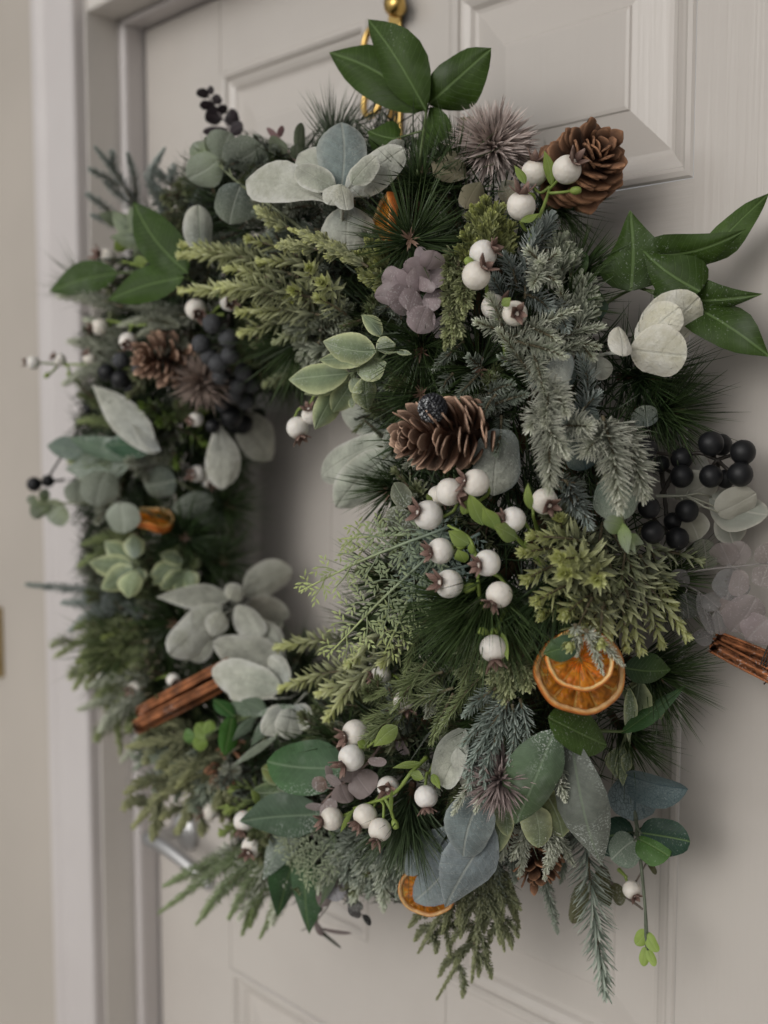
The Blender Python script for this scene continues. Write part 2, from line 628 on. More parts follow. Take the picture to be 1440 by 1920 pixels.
mb = MB()
for (x0, x1, z0, z1) in ((-2.2, -.5877, -1.25, 1.4), (-.5875, .5875, .5, 1.4), (.5877, 2.2, -1.25, 1.4)):
    box(mb, x0, x1, -.0580, .1, z0, z1, (.6, .56, .5))
wall = mb.build('house_wall', M_wall, None, (0, 0, 0), False, 'structure')
mb = MB()
box(mb, -60, 60, -60, 60, -1.30, -1.252, (.3, .28, .26))  # unseen floor, added and kept pale to bounce light up the door
mb.build('bounce_floor', mat_plain('pale_bounce_paving', (.60, .585, .56), .8, .2, nscale=2, namt=.2), None, (0, 0, 0), False, 'structure')
# brass plate at the picture's edge, on the wall
bp = thing('brass_plate', 'small aged brass plate on the beige wall at the far left edge', 'brass plate', at(-3, 1200, .060))
pb = np.array(bp.location)
mb = MB()
box(mb, pb[0] - .026, pb[0] + .012, -.0675, -.0583, pb[2] - .052, pb[2] + .048, (.4, .3, .1), .003)
mb.build('plate', M_brass, bp, pb, False)
for dz in (-.04, .036):
    mb = MB()
    tube(mb, [(pb[0] - .006, -.0670, pb[2] + dz), (pb[0] - .006, -.0700, pb[2] + dz)], .0035, (.3, .2, .1), 10)
    mb.build('screw', M_brass, bp, pb, True)


# ------------------------------------------------------------------ materials of the wreath
M_fir = mat_needle('frosted_fir_needles', .62, .45, .60, transl=.16)
M_pine = mat_needle('dark_pine_needles', .42, .12, .68, .35, .06)
M_ros = mat_needle('soft_tipped_leaflets', .62, .30, .62, transl=.28)
M_cedar = mat_needle('cedar_scales', .6, .25, .62, transl=.25)
M_stem = mat_plain('woody_stem', None, .7, .3, nscale=80, namt=.35, bumpk=.4, bscale=350, frost=.25)
M_gstem = mat_plain('green_moulded_stem', None, .5, .4, nscale=90, namt=.25, bumpk=.2, bscale=300, frost=.15, frost_lo=.64)
M_glossy = mat_leaf('dark_green_leaf', .48, 'pinnate', (.15, .23, .08), .55, 7.0, frost=.22, frost_lo=.65, frost_patch=14, spec=.2, transl=.10, mottling=.6, bumpk=.6)
M_frosty = mat_leaf('frosted_green_leaf', .6, 'pinnate', (.26, .34, .22), .35, 7.0, mottling=.6, frost=.7, frost_lo=.555, frost_patch=20, spec=.3, transl=.10, bumpk=.6)
M_felt = mat_leaf('felted_grey_leaf', .9, 'pinnate', (.56, .57, .49), .30, 5.0, frost=.30, frost_lo=.60, frost_patch=18, spec=.10, transl=.18, sheen=.3, fuzz=1.0, bumpk=.9, mottling=.7, frost_col=(.70, .71, .65))
M_euc = mat_leaf('veined_round_leaf', .65, 'net', (.60, .64, .55), .5, 8.0, frost=.35, frost_lo=.60, frost_patch=20, spec=.3, transl=.22, bumpk=.8)
M_skel = mat_leaf('dark_netted_leaf', .5, 'net', (.05, .09, .10), .75, 10.0, frost=.2, frost_lo=.62, frost_patch=22, spec=.35, transl=.2, bumpk=.8)
M_vari = mat_leaf('pale_edged_leaf', .6, 'pinnate', (.45, .52, .36), .4, 6.0, mottling=.7, frost=.42, frost_lo=.57, frost_patch=24, spec=.3, transl=.2, bumpk=.7)
M_small = mat_leaf('small_smooth_leaf', .5, 'mid', (.40, .50, .22), .35, frost=.15, frost_lo=.64, spec=.35, transl=.25)
M_petal = mat_leaf('lilac_film_petal', .45, 'pinnate', (.50, .42, .44), .25, 9.0, frost=.5, frost_lo=.60, frost_patch=26, spec=.35, transl=.35, alpha=.93, frost_col=(.80, .77, .77))
M_film = mat_leaf('clear_film_leaf', .4, 'mid', (.50, .46, .45), .5, frost=.35, frost_lo=.60, frost_patch=24, spec=.4, transl=.3, alpha=.58, frost_col=(.75, .73, .72))
M_silk = mat_leaf('ivory_silk_petal', .8, 'mid', (.62, .61, .54), .5, spec=.15, transl=.35, sheen=.2, fuzz=.5, alpha=.9)
M_dusk = mat_leaf('dusky_leaf', .55, 'mid', (.16, .12, .13), .3, frost=.2, spec=.3, transl=.08)
def mat_berry():
    g = G('white_berry_skin')
    ob = g.obj()                                   # the mesh is a unit ball
    rnd = g.n('ObjectInfo').outputs['Random']
    base = g.mix(rnd, (.80, .775, .735), (.77, .72, .64))
    base = g.mix(g.math('MULTIPLY', g.ramp(g.noise(1.6, 2.0, ob), .55, .8), .2), base, (.62, .57, .48))
    z = g.n('SeparateXYZ')
    g.put(z.inputs[0], ob)
    base = g.mix(g.math('MULTIPLY', g.ramp(z.outputs[2], .62, .95), .45), base, (.42, .33, .24))
    base = g.mix(g.math('MULTIPLY', g.ramp(g.math('MULTIPLY', z.outputs[2], -1.0), .80, 1.0), .4), base, (.45, .50, .20))
    return g.finish(base, .40, g.bump(g.noise(1.7, 2.0, ob), .09, .07), spec=.35, sss=.12)


M_berry = mat_berry()
M_calyx = mat_plain('brown_calyx', None, .75, .2, nscale=260, namt=.5, bumpk=.5, bscale=500, frost=.35, frost_lo=.60)
M_black = mat_plain('blue_black_berry_skin', (.010, .0105, .012), .45, .35, nscale=60, namt=.1, bumpk=.1, bscale=300, frost=.12, frost_lo=.66)
M_blackf = mat_plain('frosted_black_berry_skin', (.020, .021, .026), .6, .3, nscale=60, namt=.1, bumpk=.35, bscale=700, frost=.7, frost_lo=.535)
M_cone = mat_plain('brown_cone_scale', None, .6, .3, nscale=120, namt=.45, bumpk=.5, bscale=260, frost=.12, frost_lo=.64)
M_conef = mat_plain('pale_tipped_cone_scale', None, .65, .25, nscale=120, namt=.45, bumpk=.5, bscale=260, frost=.3, frost_lo=.57)
M_thist = mat_plain('mauve_thistle_spine', None, .7, .2, nscale=90, namt=.3, bumpk=0)
M_paper = mat_leaf('papery_bract', .75, 'pinnate', (.30, .27, .18), .35, 8.0, frost=.2, spec=.2, transl=.25)
M_rind = mat_plain('dried_orange_rind', None, .5, .4, nscale=140, namt=.3, bumpk=.6, bscale=240, sss=.1, bdist=.002)
M_pulp = mat_plain('dried_orange_pulp', None, .28, .5, nscale=170, namt=.5, bumpk=.9, bscale=330, transl=.5, bdist=.002)
M_cinn = mat_plain('cinnamon_bark', None, .75, .2, nscale=70, namt=.75, bumpk=1.0, bscale=210, frost=.45, frost_lo=.585)
M_wire = mat_plain('dark_wire', (.03, .025, .02), .5, .4, namt=0, bumpk=0)
M_twig = mat_plain('wreath_vine', None, .8, .2, nscale=60, namt=.4, bumpk=.5, bscale=200)

SHAPES = {
    'acute': ([0, .06, .18, .32, .48, .62, .76, .88, .95, 1], [0, .34, .72, .95, 1, .93, .70, .38, .16, 0]),
    'ovate': ([0, .05, .15, .3, .45, .6, .75, .88, .96, 1], [.04, .38, .75, .97, 1, .95, .80, .55, .30, 0]),
    'ellip': ([0, .04, .12, .25, .4, .55, .7, .84, .94, .98, 1], [.03, .3, .60, .86, .98, 1, .95, .76, .48, .27, 0]),
    'round': ([0, .03, .1, .22, .36, .5, .65, .8, .91, .97, 1], [.08, .42, .68, .88, .98, 1, .96, .82, .58, .34, 0]),
    'ivy': ([0, .04, .10, .2, .32, .46, .6, .75, .88, .96, 1], [.1, .50, .80, .98, 1, .84, .62, .38, .18, .06, 0]),
    'spoon': ([0, .1, .22, .38, .55, .7, .82, .91, .97, 1], [.08, .18, .42, .75, .96, 1, .92, .70, .38, 0]),
    'lance': ([0, .08, .22, .38, .52, .68, .82, .93, 1], [.05, .42, .82, 1, .97, .75, .44, .17, 0]),
    'strap': ([0, .1, .3, .5, .7, .85, .95, 1], [.35, .7, .95, 1, .95, .75, .4, 0]),
}


def leaf(mb, p0, p1, w, shape='acute', roll=0., bend=.08, cup=-.10, cb=(.05, .12, .03), ct=None, ce=None, nhint=None, wave=.05, nu=8, nv=13, curl=0., edge_pow=5):
    p0, p1 = np.asarray(p0, float), np.asarray(p1, float)
    a = p1 - p0
    L = np.linalg.norm(a)
    A = a / L
    n = unit(CAM - (p0 + p1) / 2) if nhint is None else np.asarray(nhint, float)
    n = unit(n - A * n.dot(A))
    x = np.cross(A, n)
    r = math.radians(roll)
    n, x = n * math.cos(r) + x * math.sin(r), x * math.cos(r) - n * math.sin(r)
    w = w / max(.35, math.cos(r))
    t = .5 - .5 * np.cos(np.linspace(0, math.pi, nv))
    u = np.linspace(-1, 1, nu + 1)
    pr = np.interp(t, *SHAPES[shape])
    ph = rng.uniform(0, 6.3)
    Tm, Um = np.meshgrid(t, u, indexing='ij')
    PR = np.repeat(pr[:, None], nu + 1, 1)
    asym = 1 + .10 * np.sin(ph) * np.sign(Um) + .05 * np.sin(9 * Tm + ph + 2 * np.sign(Um))
    half = w / 2 * PR * Um * asym
    side_bow = .05 * L * math.sin(ph * 1.7) * np.sin(math.pi * Tm)
    z = bend * L * 4 * Tm * (1 - Tm) + cup * w * Um ** 2 * PR + wave * w * np.sin(7 * Tm + ph + 1.5 * np.sign(Um)) * Um ** 2 * PR
    z = z - .035 * w * np.exp(-(Um / .16) ** 2)
    if curl:
        z = z + curl * L * Tm ** 3
    P = p0 + A * (Tm * L)[..., None] + x * (half + side_bow)[..., None] + n * z[..., None]
    cb = np.asarray(cb, float)
    ct = cb if ct is None else np.asarray(ct, float)
    C = cb + (ct - cb) * Tm[..., None]
    C = C * rng.uniform(.85, 1.15)
    if ce is not None:
        k = np.clip(np.abs(Um) ** edge_pow + np.clip((Tm - .9) * 4, 0, .6), 0, 1)
        C = C + (np.asarray(ce) - C) * k[..., None]
    q = []
    m = nu + 1
    for i in range(nv - 1):
        for j in range(nu):
            q.append((i * m + j, i * m + j + 1, (i + 1) * m + j + 1, (i + 1) * m + j))
    uv = np.stack([Um * np.clip(PR, .02, 1), Tm * max(1.0, min(3.0, L / w)), np.full_like(Tm, ph)], -1)
    mb.add(P.reshape(-1, 3), C.reshape(-1, 3), quads=q, uv=uv.reshape(-1, 3))


def leafsprig(name, label, cat, group, stem, leaves, mat, shape='acute', cb=(.05, .12, .03), ct=None, ce=None, part='leaf', sr=.0013, scol=(.10, .14, .05),
              off=.03, roll=25, bend=.07, cup=-.10, wave=.05, smat=None, petiole=True, curl=0., edge_pow=5, th=None):
    """leaves: (base x, base y, tip x, tip y, width px[, dict]) in photo points; the stem a list of photo points"""
    S = [pt(s) for s in stem]
    root = S[0]
    T = th if th is not None else thing(name, label, cat, root, group)
    root = np.array(T.location)
    smb = MB()
    C = catmull(S, 16) if len(S) > 1 else np.array([S[0], S[0] + .001])
    if len(S) > 1:
        tube(smb, C, np.linspace(sr * 1.2, sr * .7, len(C)), scol, 6)
    for lf in leaves:
        bx, by, tx, ty, w = lf[:5]
        kw = lf[5] if len(lf) > 5 else {}
        ob, ot = kw.get('o', (off, off + .012))
        p0 = at(bx, by, kw['d'][0]) if 'd' in kw else surf(bx, by, ob)
        p1 = at(tx, ty, kw['d'][1]) if 'd' in kw else surf(tx, ty, ot)
        # keep a leaf from being drawn out along the sight line
        lat = abs(math.hypot(tx - bx, ty - by)) * mpp(p0)
        dep = float(np.dot(p1 - p0, FW))
        lim = lat * kw.get('lim', .55)
        if abs(dep) > lim and 'd' not in kw:
            r = ray(tx, ty)
            s = (float(np.dot(p0 - CAM, FW)) + math.copysign(lim, dep))
            p1 = CAM + r * s
        mb = MB()
        rl = kw.get('roll', rng.uniform(-roll, roll))
        leaf(mb, p0, p1, w * mpp((p0 + p1) / 2), kw.get('s', shape), rl, kw.get('bend', bend * rng.uniform(-.4, 1.3)), kw.get('cup', cup), kw.get('cb', cb), kw.get('ct', ct), kw.get('ce', ce),
             wave=kw.get('wave', wave), curl=kw.get('curl', curl * rng.uniform(.3, 1.2)), edge_pow=edge_pow)
        if petiole and len(S) > 1:
            k = int(np.argmin(np.linalg.norm(C - p0, axis=1)))
            d = np.linalg.norm(C[k] - p0)
            if .001 < d < .05:
                tube(smb, [C[max(0, k - 1)], (C[k] + p0) / 2 + rng.normal(0, .0008, 3), p0 + (p1 - p0) * .04], [sr * .7, sr * .6, sr * .5], scol, 5)
        o = mb.build(part, kw.get('mat', mat), T, root)
        if 'label' in kw:
            o['label'] = kw['label']
    if smb.n:
        smb.build('stem', smat or M_gstem, T, root)
    return T


KIND = {  # twig bases: older green, darkened further as painted shade between sprigs
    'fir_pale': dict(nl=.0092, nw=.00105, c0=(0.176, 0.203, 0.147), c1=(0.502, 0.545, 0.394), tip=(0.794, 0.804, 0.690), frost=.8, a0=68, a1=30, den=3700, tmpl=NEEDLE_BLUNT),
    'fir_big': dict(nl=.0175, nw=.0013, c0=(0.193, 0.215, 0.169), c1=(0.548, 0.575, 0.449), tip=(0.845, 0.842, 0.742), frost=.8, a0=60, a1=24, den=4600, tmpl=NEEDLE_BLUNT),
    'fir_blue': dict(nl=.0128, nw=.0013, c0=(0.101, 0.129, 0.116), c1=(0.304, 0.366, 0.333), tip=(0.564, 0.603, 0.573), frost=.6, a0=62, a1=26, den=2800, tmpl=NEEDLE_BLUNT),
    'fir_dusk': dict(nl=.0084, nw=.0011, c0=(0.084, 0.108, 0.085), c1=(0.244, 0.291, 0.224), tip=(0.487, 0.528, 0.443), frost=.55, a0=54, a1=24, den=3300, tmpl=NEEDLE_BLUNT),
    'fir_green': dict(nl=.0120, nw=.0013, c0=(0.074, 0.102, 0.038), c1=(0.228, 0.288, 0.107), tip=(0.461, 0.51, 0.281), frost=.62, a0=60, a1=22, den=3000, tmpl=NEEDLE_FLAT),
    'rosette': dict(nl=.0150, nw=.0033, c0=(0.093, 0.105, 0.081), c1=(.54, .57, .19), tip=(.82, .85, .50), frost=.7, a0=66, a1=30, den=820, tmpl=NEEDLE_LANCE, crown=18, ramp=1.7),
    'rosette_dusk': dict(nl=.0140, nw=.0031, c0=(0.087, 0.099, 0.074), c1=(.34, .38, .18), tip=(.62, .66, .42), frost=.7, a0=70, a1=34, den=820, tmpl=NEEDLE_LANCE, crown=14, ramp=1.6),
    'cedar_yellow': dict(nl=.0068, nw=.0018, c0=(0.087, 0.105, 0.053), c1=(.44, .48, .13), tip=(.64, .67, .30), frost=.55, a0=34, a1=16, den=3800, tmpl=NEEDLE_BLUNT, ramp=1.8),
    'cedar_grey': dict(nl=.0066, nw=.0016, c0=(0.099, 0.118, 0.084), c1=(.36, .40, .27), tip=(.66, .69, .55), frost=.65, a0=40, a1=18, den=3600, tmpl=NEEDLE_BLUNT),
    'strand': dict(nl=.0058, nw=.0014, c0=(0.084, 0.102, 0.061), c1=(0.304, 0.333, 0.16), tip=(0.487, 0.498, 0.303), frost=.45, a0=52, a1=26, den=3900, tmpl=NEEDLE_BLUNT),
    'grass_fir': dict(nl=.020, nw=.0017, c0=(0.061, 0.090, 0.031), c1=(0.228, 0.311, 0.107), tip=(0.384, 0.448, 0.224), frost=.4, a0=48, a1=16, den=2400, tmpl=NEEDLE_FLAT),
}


def sprig(kind, name, label, cat, group, twigs, off=(.006, .022), side=None, scale=1.0, sr=.0013, scol=(.12, .10, .06), curve=.06, tint=None):
    """twigs: (x0, y0, x1, y1[, off0, off1]) in photo points"""
    K = dict(KIND[kind])
    den = K.pop('den')
    K.pop('mat', None)
    if tint:
        for k in ('c0', 'c1', 'tip'):
            K[k] = tuple(a * b for a, b in zip(K[k], tint))
    K['nl'] *= scale
    K['nw'] *= scale ** .6
    den /= scale ** .7
    mb, smb = MB(), MB()
    T = None
    for tw in twigs:
        o0, o1 = (tw[4], tw[5]) if len(tw) > 5 else off
        p0, p1 = surf(tw[0], tw[1], o0), surf(tw[2], tw[3], o1)
        lat = math.hypot(tw[2] - tw[0], tw[3] - tw[1]) * mpp(p0)
        dep = float(np.dot(p1 - p0, FW))
        lim = max(lat * .9, abs(o1 - o0) + .01)
        if abs(dep) > lim:
            p1 = CAM + ray(tw[2], tw[3]) * (float(np.dot(p0 - CAM, FW)) + math.copysign(lim, dep))
        L = np.linalg.norm(p1 - p0)
        pm = (p0 + p1) / 2 + perp(unit(p1 - p0))[0] * rng.normal(0, curve) * L + np.array([0, 0, curve * .5 * L])
        if T is None:
            T = thing(name, label, cat, p0, group)
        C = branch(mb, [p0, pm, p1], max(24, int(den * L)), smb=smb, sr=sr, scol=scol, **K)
        if side:
            ns, fl, sa = side
            TT_ = tangents(C)
            view = unit(CAM - pm)
            for k in range(ns):
                s = (k + .6) / (ns + .4) * .82 + .05
                i = int(s * 13)
                t = TT_[i]
                sd = unit(np.cross(t, view)) * (1 if k % 2 else -1)
                a = math.radians(sa + rng.normal(0, 9))
                d = unit(t * math.cos(a) + sd * math.sin(a) + view * rng.normal(.05, .18))
                l = L * fl * (1 - .55 * s) * rng.uniform(.75, 1.15)
                q0 = C[i]
                q1 = q0 + d * l * .55
                q2 = q0 + unit(d + t * .25 + np.array([0, 0, -.15])) * l
                K2 = dict(K)
                branch(mb, [q0, q1, q2], max(16, int(den * l)), smb=smb, sr=sr * .7, scol=scol, **K2)
    root = np.array(T.location)
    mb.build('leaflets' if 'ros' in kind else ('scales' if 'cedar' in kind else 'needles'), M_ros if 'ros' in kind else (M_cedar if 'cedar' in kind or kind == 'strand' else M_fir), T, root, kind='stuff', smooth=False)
    smb.build('stem', M_stem, T, root)
    return T


def frond(name, label, cat, group, fronds, c0=(.17, .225, .195), c1=(.44, .50, .20)):
    """flat lacy cedar sprays; fronds: (x0, y0, x1, y1, off0, off1, half width px)"""
    mb, smb = MB(), MB()
    T = None
    for (x0, y0, x1, y1, o0, o1, hw) in fronds:
        p0, p1 = surf(x0, y0, o0), surf(x1, y1, o1)
        lat = math.hypot(x1 - x0, y1 - y0) * mpp(p0)
        dep = float(np.dot(p1 - p0, FW))
        if abs(dep) > lat * .4:
            p1 = CAM + ray(x1, y1) * (float(np.dot(p0 - CAM, FW)) + math.copysign(lat * .4, dep))
        if T is None:
            T = thing(name, label, cat, p0, group)
        L = np.linalg.norm(p1 - p0)
        W = hw * .82 * mpp(p1)
        ax = unit(p1 - p0)
        view = unit(CAM - p0)
        view = unit(view + np.array([0, 0, .25]) + rng.normal(0, .1, 3))
        nrm = unit(view - ax * view.dot(ax))
        C = catmull([p0, (p0 + p1) / 2 + nrm * .06 * L, p1], 20)
        Tn = tangents(C)
        tube(smb, C, np.linspace(.0014, .0006, 20), np.linspace(0, 1, 20)[:, None] * (np.array(c1) - c0) + c0, 5)
        ns = max(9, int(L / .0125))
        for k in range(ns):
            s = .06 + .93 * k / ns
            i = min(18, int(s * 19))
            t, b = Tn[i], np.cross(Tn[i], nrm) * (1 if k % 2 else -1)
            prof = (min(1, s / .35) ** .8) * (1 - s) ** .55 * 1.55
            l = W * prof * rng.uniform(.8, 1.15) + .004
            a = math.radians(56 - 16 * s + rng.normal(0, 4))
            d = unit(t * math.cos(a) + b * math.sin(a) + nrm * rng.normal(0, .08))
            q0 = C[i] + (C[i + 1] - C[i]) * (s * 19 - i)
            Q = catmull([q0, q0 + d * l * .5 + nrm * .03 * l, q0 + unit(d + t * .25) * l], 8)
            Qt = tangents(Q)
            ca = np.array(c0) + (np.array(c1) - c0) * s ** 1.2
            cb_ = np.array(c0) + (np.array(c1) - c0) * min(1, s ** 1.2 + .35)
            m = max(3, int(l / .0056))
            for j in range(m):
                r = (j + .5) / m
                e = min(6, int(r * 7))
                bb = np.cross(Qt[e], nrm) * (1 if j % 2 else -1)
                sl = min(.011, l * .42) * (1 - r * .75) + .0022
                dd = unit(Qt[e] * .68 + bb * .73 + nrm * rng.normal(0, .12))
                q = Q[e] + (Q[e + 1] - Q[e]) * (r * 7 - e)
                nn = max(3, int(sl / .0016))
                tt = np.linspace(.05, 1, nn)
                Pp = q + dd * (tt * sl)[:, None]
                sg = np.where(np.arange(nn) % 2 == 0, 1.0, -1.0)[:, None]
                Dd = unit(dd * .8 + np.cross(dd, nrm) * sg * .55 + nrm * rng.normal(0, .1, (nn, 1)))
                cc = (ca + (cb_ - ca) * r) * rng.uniform(.8, 1.2)
                needles(mb, Pp, Dd, np.broadcast_to(nrm, (nn, 3)), rng.uniform(.0050, .0072, nn), .0021, cc, np.minimum(cc * 1.3 + .04, .8), NEEDLE_FLAT)
            tube(smb, Q, np.linspace(.0007, .0004, 8), ca * .8, 4)
    root = np.array(T.location)
    mb.build('scales', M_cedar, T, root, kind='stuff', smooth=False)
    smb.build('stem', M_gstem, T, root)
    return T


def tuft(name, label, cat, group, c, d, n=170, L=.075, spread=75, col=((.020, .038, .012), (.070, .112, .036)), W=.00085, stemlen=.03, bud=True):
    """long pine needles bursting from the end of a twig; c a photo point, d the twig's direction"""
    p = pt(c)
    d = unit(d)
    T = thing(name, label, cat, p - d * stemlen, group)
    root = np.array(T.location)
    mb, smb = MB(), MB()
    tube(smb, [p - d * stemlen, p - d * stemlen * .4, p], [.003, .0026, .0018], (.10, .055, .03), 7)
    A, B = perp(d)
    th = rng.uniform(0, 2 * math.pi, n)
    ph = np.radians(spread) * np.sqrt(rng.uniform(.0, 1, n))
    D = d * np.cos(ph)[:, None] + (A * np.cos(th)[:, None] + B * np.sin(th)[:, None]) * np.sin(ph)[:, None]
    R = A * np.cos(th)[:, None] + B * np.sin(th)[:, None]
    P = p - d * (rng.uniform(0, 1, n) * stemlen * .8)[:, None] + R * .0015
    U = unit(np.cross(D, rng.normal(0, 1, (n, 3))))
    LL = L * rng.uniform(.65, 1.08, n)
    f = rng.uniform(.6, 1.3, (n, 1))
    needles(mb, P, D, U, LL, W * rng.uniform(.8, 1.2, n), np.array(col[0]) * f, np.array(col[1]) * f, NEEDLE_LONG, rng.normal(0, .07, n))
    mb.build('needles', M_pine, T, root, kind='stuff', smooth=False)
    if bud:
        m = 14
        th = rng.uniform(0, 6.28, m)
        D2 = unit(d * .6 + (A * np.cos(th)[:, None] + B * np.sin(th)[:, None]))
        needles(smb, np.broadcast_to(p, (m, 3)), D2, np.broadcast_to(d, (m, 3)), rng.uniform(.005, .012, m), .0016, (.16, .09, .06), (.30, .20, .15), NEEDLE_LANCE)
    smb.build('stem', M_stem, T, root)
    return T


# ---- berries
def sphere(mb, r, col, nu=20, nv=13, dent=0.0, wob=.02):
    th = np.linspace(0, 2 * math.pi, nu, endpoint=False)
    ph = np.linspace(0, math.pi, nv)[1:-1]
    V = [(0, 0, r * (1 - dent))]
    for p in ph:
        k = r * (1 - dent * math.exp(-(p / .45) ** 2))
        for t in th:
            w = 1 + wob * math.sin(3 * t + 2 * p) * math.sin(p)
            V.append((k * w * math.sin(p) * math.cos(t), k * w * math.sin(p) * math.sin(t), k * math.cos(p)))
    V.append((0, 0, -r))
    q, tr = [], []
    m = nv - 2
    for i in range(m - 1):
        for j in range(nu):
            k = (j + 1) % nu
            q.append((1 + i * nu + j, 1 + (i + 1) * nu + j, 1 + (i + 1) * nu + k, 1 + i * nu + k))
    for j in range(nu):
        k = (j + 1) % nu
        tr += [(0, 1 + j, 1 + k), (1 + m * nu, 1 + (m - 1) * nu + k, 1 + (m - 1) * nu + j)]
    mb.add(V, col, tris=tr, quads=q)


def star(mb, n=5, R=.62, h=.42, z0=.93):
    """dried calyx crown on a berry of radius 1, about its +Z pole"""
    c = (.115, .062, .045)
    for k in range(n):
        a = 2 * math.pi * k / n + rng.normal(0, .12)
        rr, hh = R * rng.uniform(.8, 1.15), h * rng.uniform(.75, 1.35)
        ax, bx = np.array([math.cos(a), math.sin(a), 0]), np.array([-math.sin(a), math.cos(a), 0])
        z = np.array([0, 0, 1.0])
        P = []
        for (r, w, zz) in ((.05, .18, z0 - .02), (.30, .30, z0 + .03), (.66 * rr, .23, z0 + hh * .5), (rr, .03, z0 + hh)):
            for s, dz in ((-1, 0), (0, .05), (1, 0)):
                P.append(ax * r + bx * (w * s) + z * (zz - dz + .05 * s * rng.normal(0, .5)))
        n0 = len(P)
        P += [p - z * .055 + ax * .03 for p in P]
        q = []
        for i in range(3):
            for j in range(2):
                q.append((i * 3 + j, i * 3 + j + 1, i * 3 + j + 4, i * 3 + j + 3))
                q.append((n0 + i * 3 + j, n0 + i * 3 + j + 3, n0 + i * 3 + j + 4, n0 + i * 3 + j + 1))
            q.append((i * 3, i * 3 + 3, n0 + i * 3 + 3, n0 + i * 3))
            q.append((i * 3 + 2, n0 + i * 3 + 2, n0 + i * 3 + 5, i * 3 + 5))
        C = np.repeat(np.array([(.09, .055, .045), (.15, .085, .068), (.24, .15, .12), (.38, .27, .22)]), 3, 0)
        mb.add(P, np.concatenate([C, C * .8]), quads=q)


ME = {}


def shared(key, fn, mat):
    if key not in ME:
        mb = MB()
        fn(mb)
        o = mb.build(key.split('/')[0], mat)
        ME[key] = o.data
        bpy.data.objects.remove(o)
    return ME[key]


for k in range(4):
    shared('berry/%d' % k, lambda mb: sphere(mb, 1.0, (.8, .78, .74), 32, 22, .10, rng.uniform(-.03, .03)), M_berry)
    shared('calyx/%d' % k, lambda mb: star(mb, 5 + (k == 2), rng.uniform(.78, .95), rng.uniform(.45, .70)), M_calyx)
shared('black/0', lambda mb: sphere(mb, 1.0, (.02, .02, .025), 20, 13, 0, .01), M_black)
shared('blackf/0', lambda mb: sphere(mb, 1.0, (.02, .02, .025), 20, 13, 0, .02), M_blackf)
shared('bud/0', lambda mb: sphere(mb, 1.0, (.24, .32, .07), 12, 9, .2, .06), M_gstem)


def orient(z, loc, s):
    z = unit(z)
    a, b = perp(z)
    r = rng.uniform(0, 6.28)
    a, b = a * math.cos(r) + b * math.sin(r), b * math.cos(r) - a * math.sin(r)
    M = Matrix.Identity(4)
    for i in range(3):
        M[i][0], M[i][1], M[i][2], M[i][3] = a[i] * s, b[i] * s, z[i] * s, loc[i]
    return M


def berries(name, label, cat, group, stem, items, black=False, buds=(), leaves=(), off=.036, sr=.0014, scol=(.20, .27, .06), calyx=True, lift=0.0):
    """items: (x, y, radius px, calyx direction x, y, towards eye[, off]); stalks run to the nearest place on the stem"""
    S = [pt(s) for s in stem]
    T = thing(name, label, cat, S[0], group)
    root = np.array(T.location)
    C = catmull(S, 24) if len(S) > 1 else np.array([S[0], S[0] + .002])
    smb = MB()
    tube(smb, C, np.linspace(sr * 1.25, sr * .75, len(C)) * (1 + .12 * np.sin(np.arange(len(C)) * 1.9)), scol, 7)
    for k, it in enumerate(items):
        x, y, r = it[:3]
        z = imgdir(*it[3:6]) if len(it) > 5 else imgdir(*rng.normal(0, 1, 3))
        o_ = it[6] if len(it) > 6 else off
        p = at(x, y, o_) if o_ >= .1 else surf(x, y, o_)
        R = r * mpp(p)
        key = ('blackf/0' if (black == 'frost' or (black == 'mix' and k % 2)) else 'black/0') if black else 'berry/%d' % (k % 4)
        b = place('berry', ME[key], T)
        b.matrix_local = orient(z, p - root, R)
        if calyx and not black:
            c = place('calyx', ME['calyx/%d' % rng.integers(4)], b)
            c.rotation_euler = (0, 0, rng.uniform(0, 6.28))
        q = p - z * R * .95
        j = int(np.argmin(np.linalg.norm(C - q, axis=1) + np.linspace(.012, 0, len(C))))
        d = np.linalg.norm(C[j] - q)
        if d > .001:
            tube(smb, catmull([C[j], C[j] * .45 + q * .55 - z * R * .5, q], 8), np.linspace(sr * .9, sr * .8, 8), scol, 6)
    for (x, y, r) in buds:
        p = surf(x, y, off + .004)
        b = place('bud', ME['bud/0'], T)
        j = int(np.argmin(np.linalg.norm(C - p, axis=1)))
        z = unit(p - C[j])
        M = orient(z, p - root, r * mpp(p))
        b.matrix_local = M @ Matrix.Diagonal((.8, .8, 1.2, 1))
        tube(smb, [C[j], (C[j] + p) / 2 + rng.normal(0, .001, 3), p], [sr, sr * .8, sr * .9], scol, 6)
    if smb.n:
        smb.build('stem', M_wire if black else M_gstem, T, root)
    if leaves:
        leafsprig(None, None, None, None, stem[:1], leaves, M_small, 'lance', (.17, .24, .05), (.26, .34, .08), off=off + .004, th=T, petiole=False, roll=30)
    return T


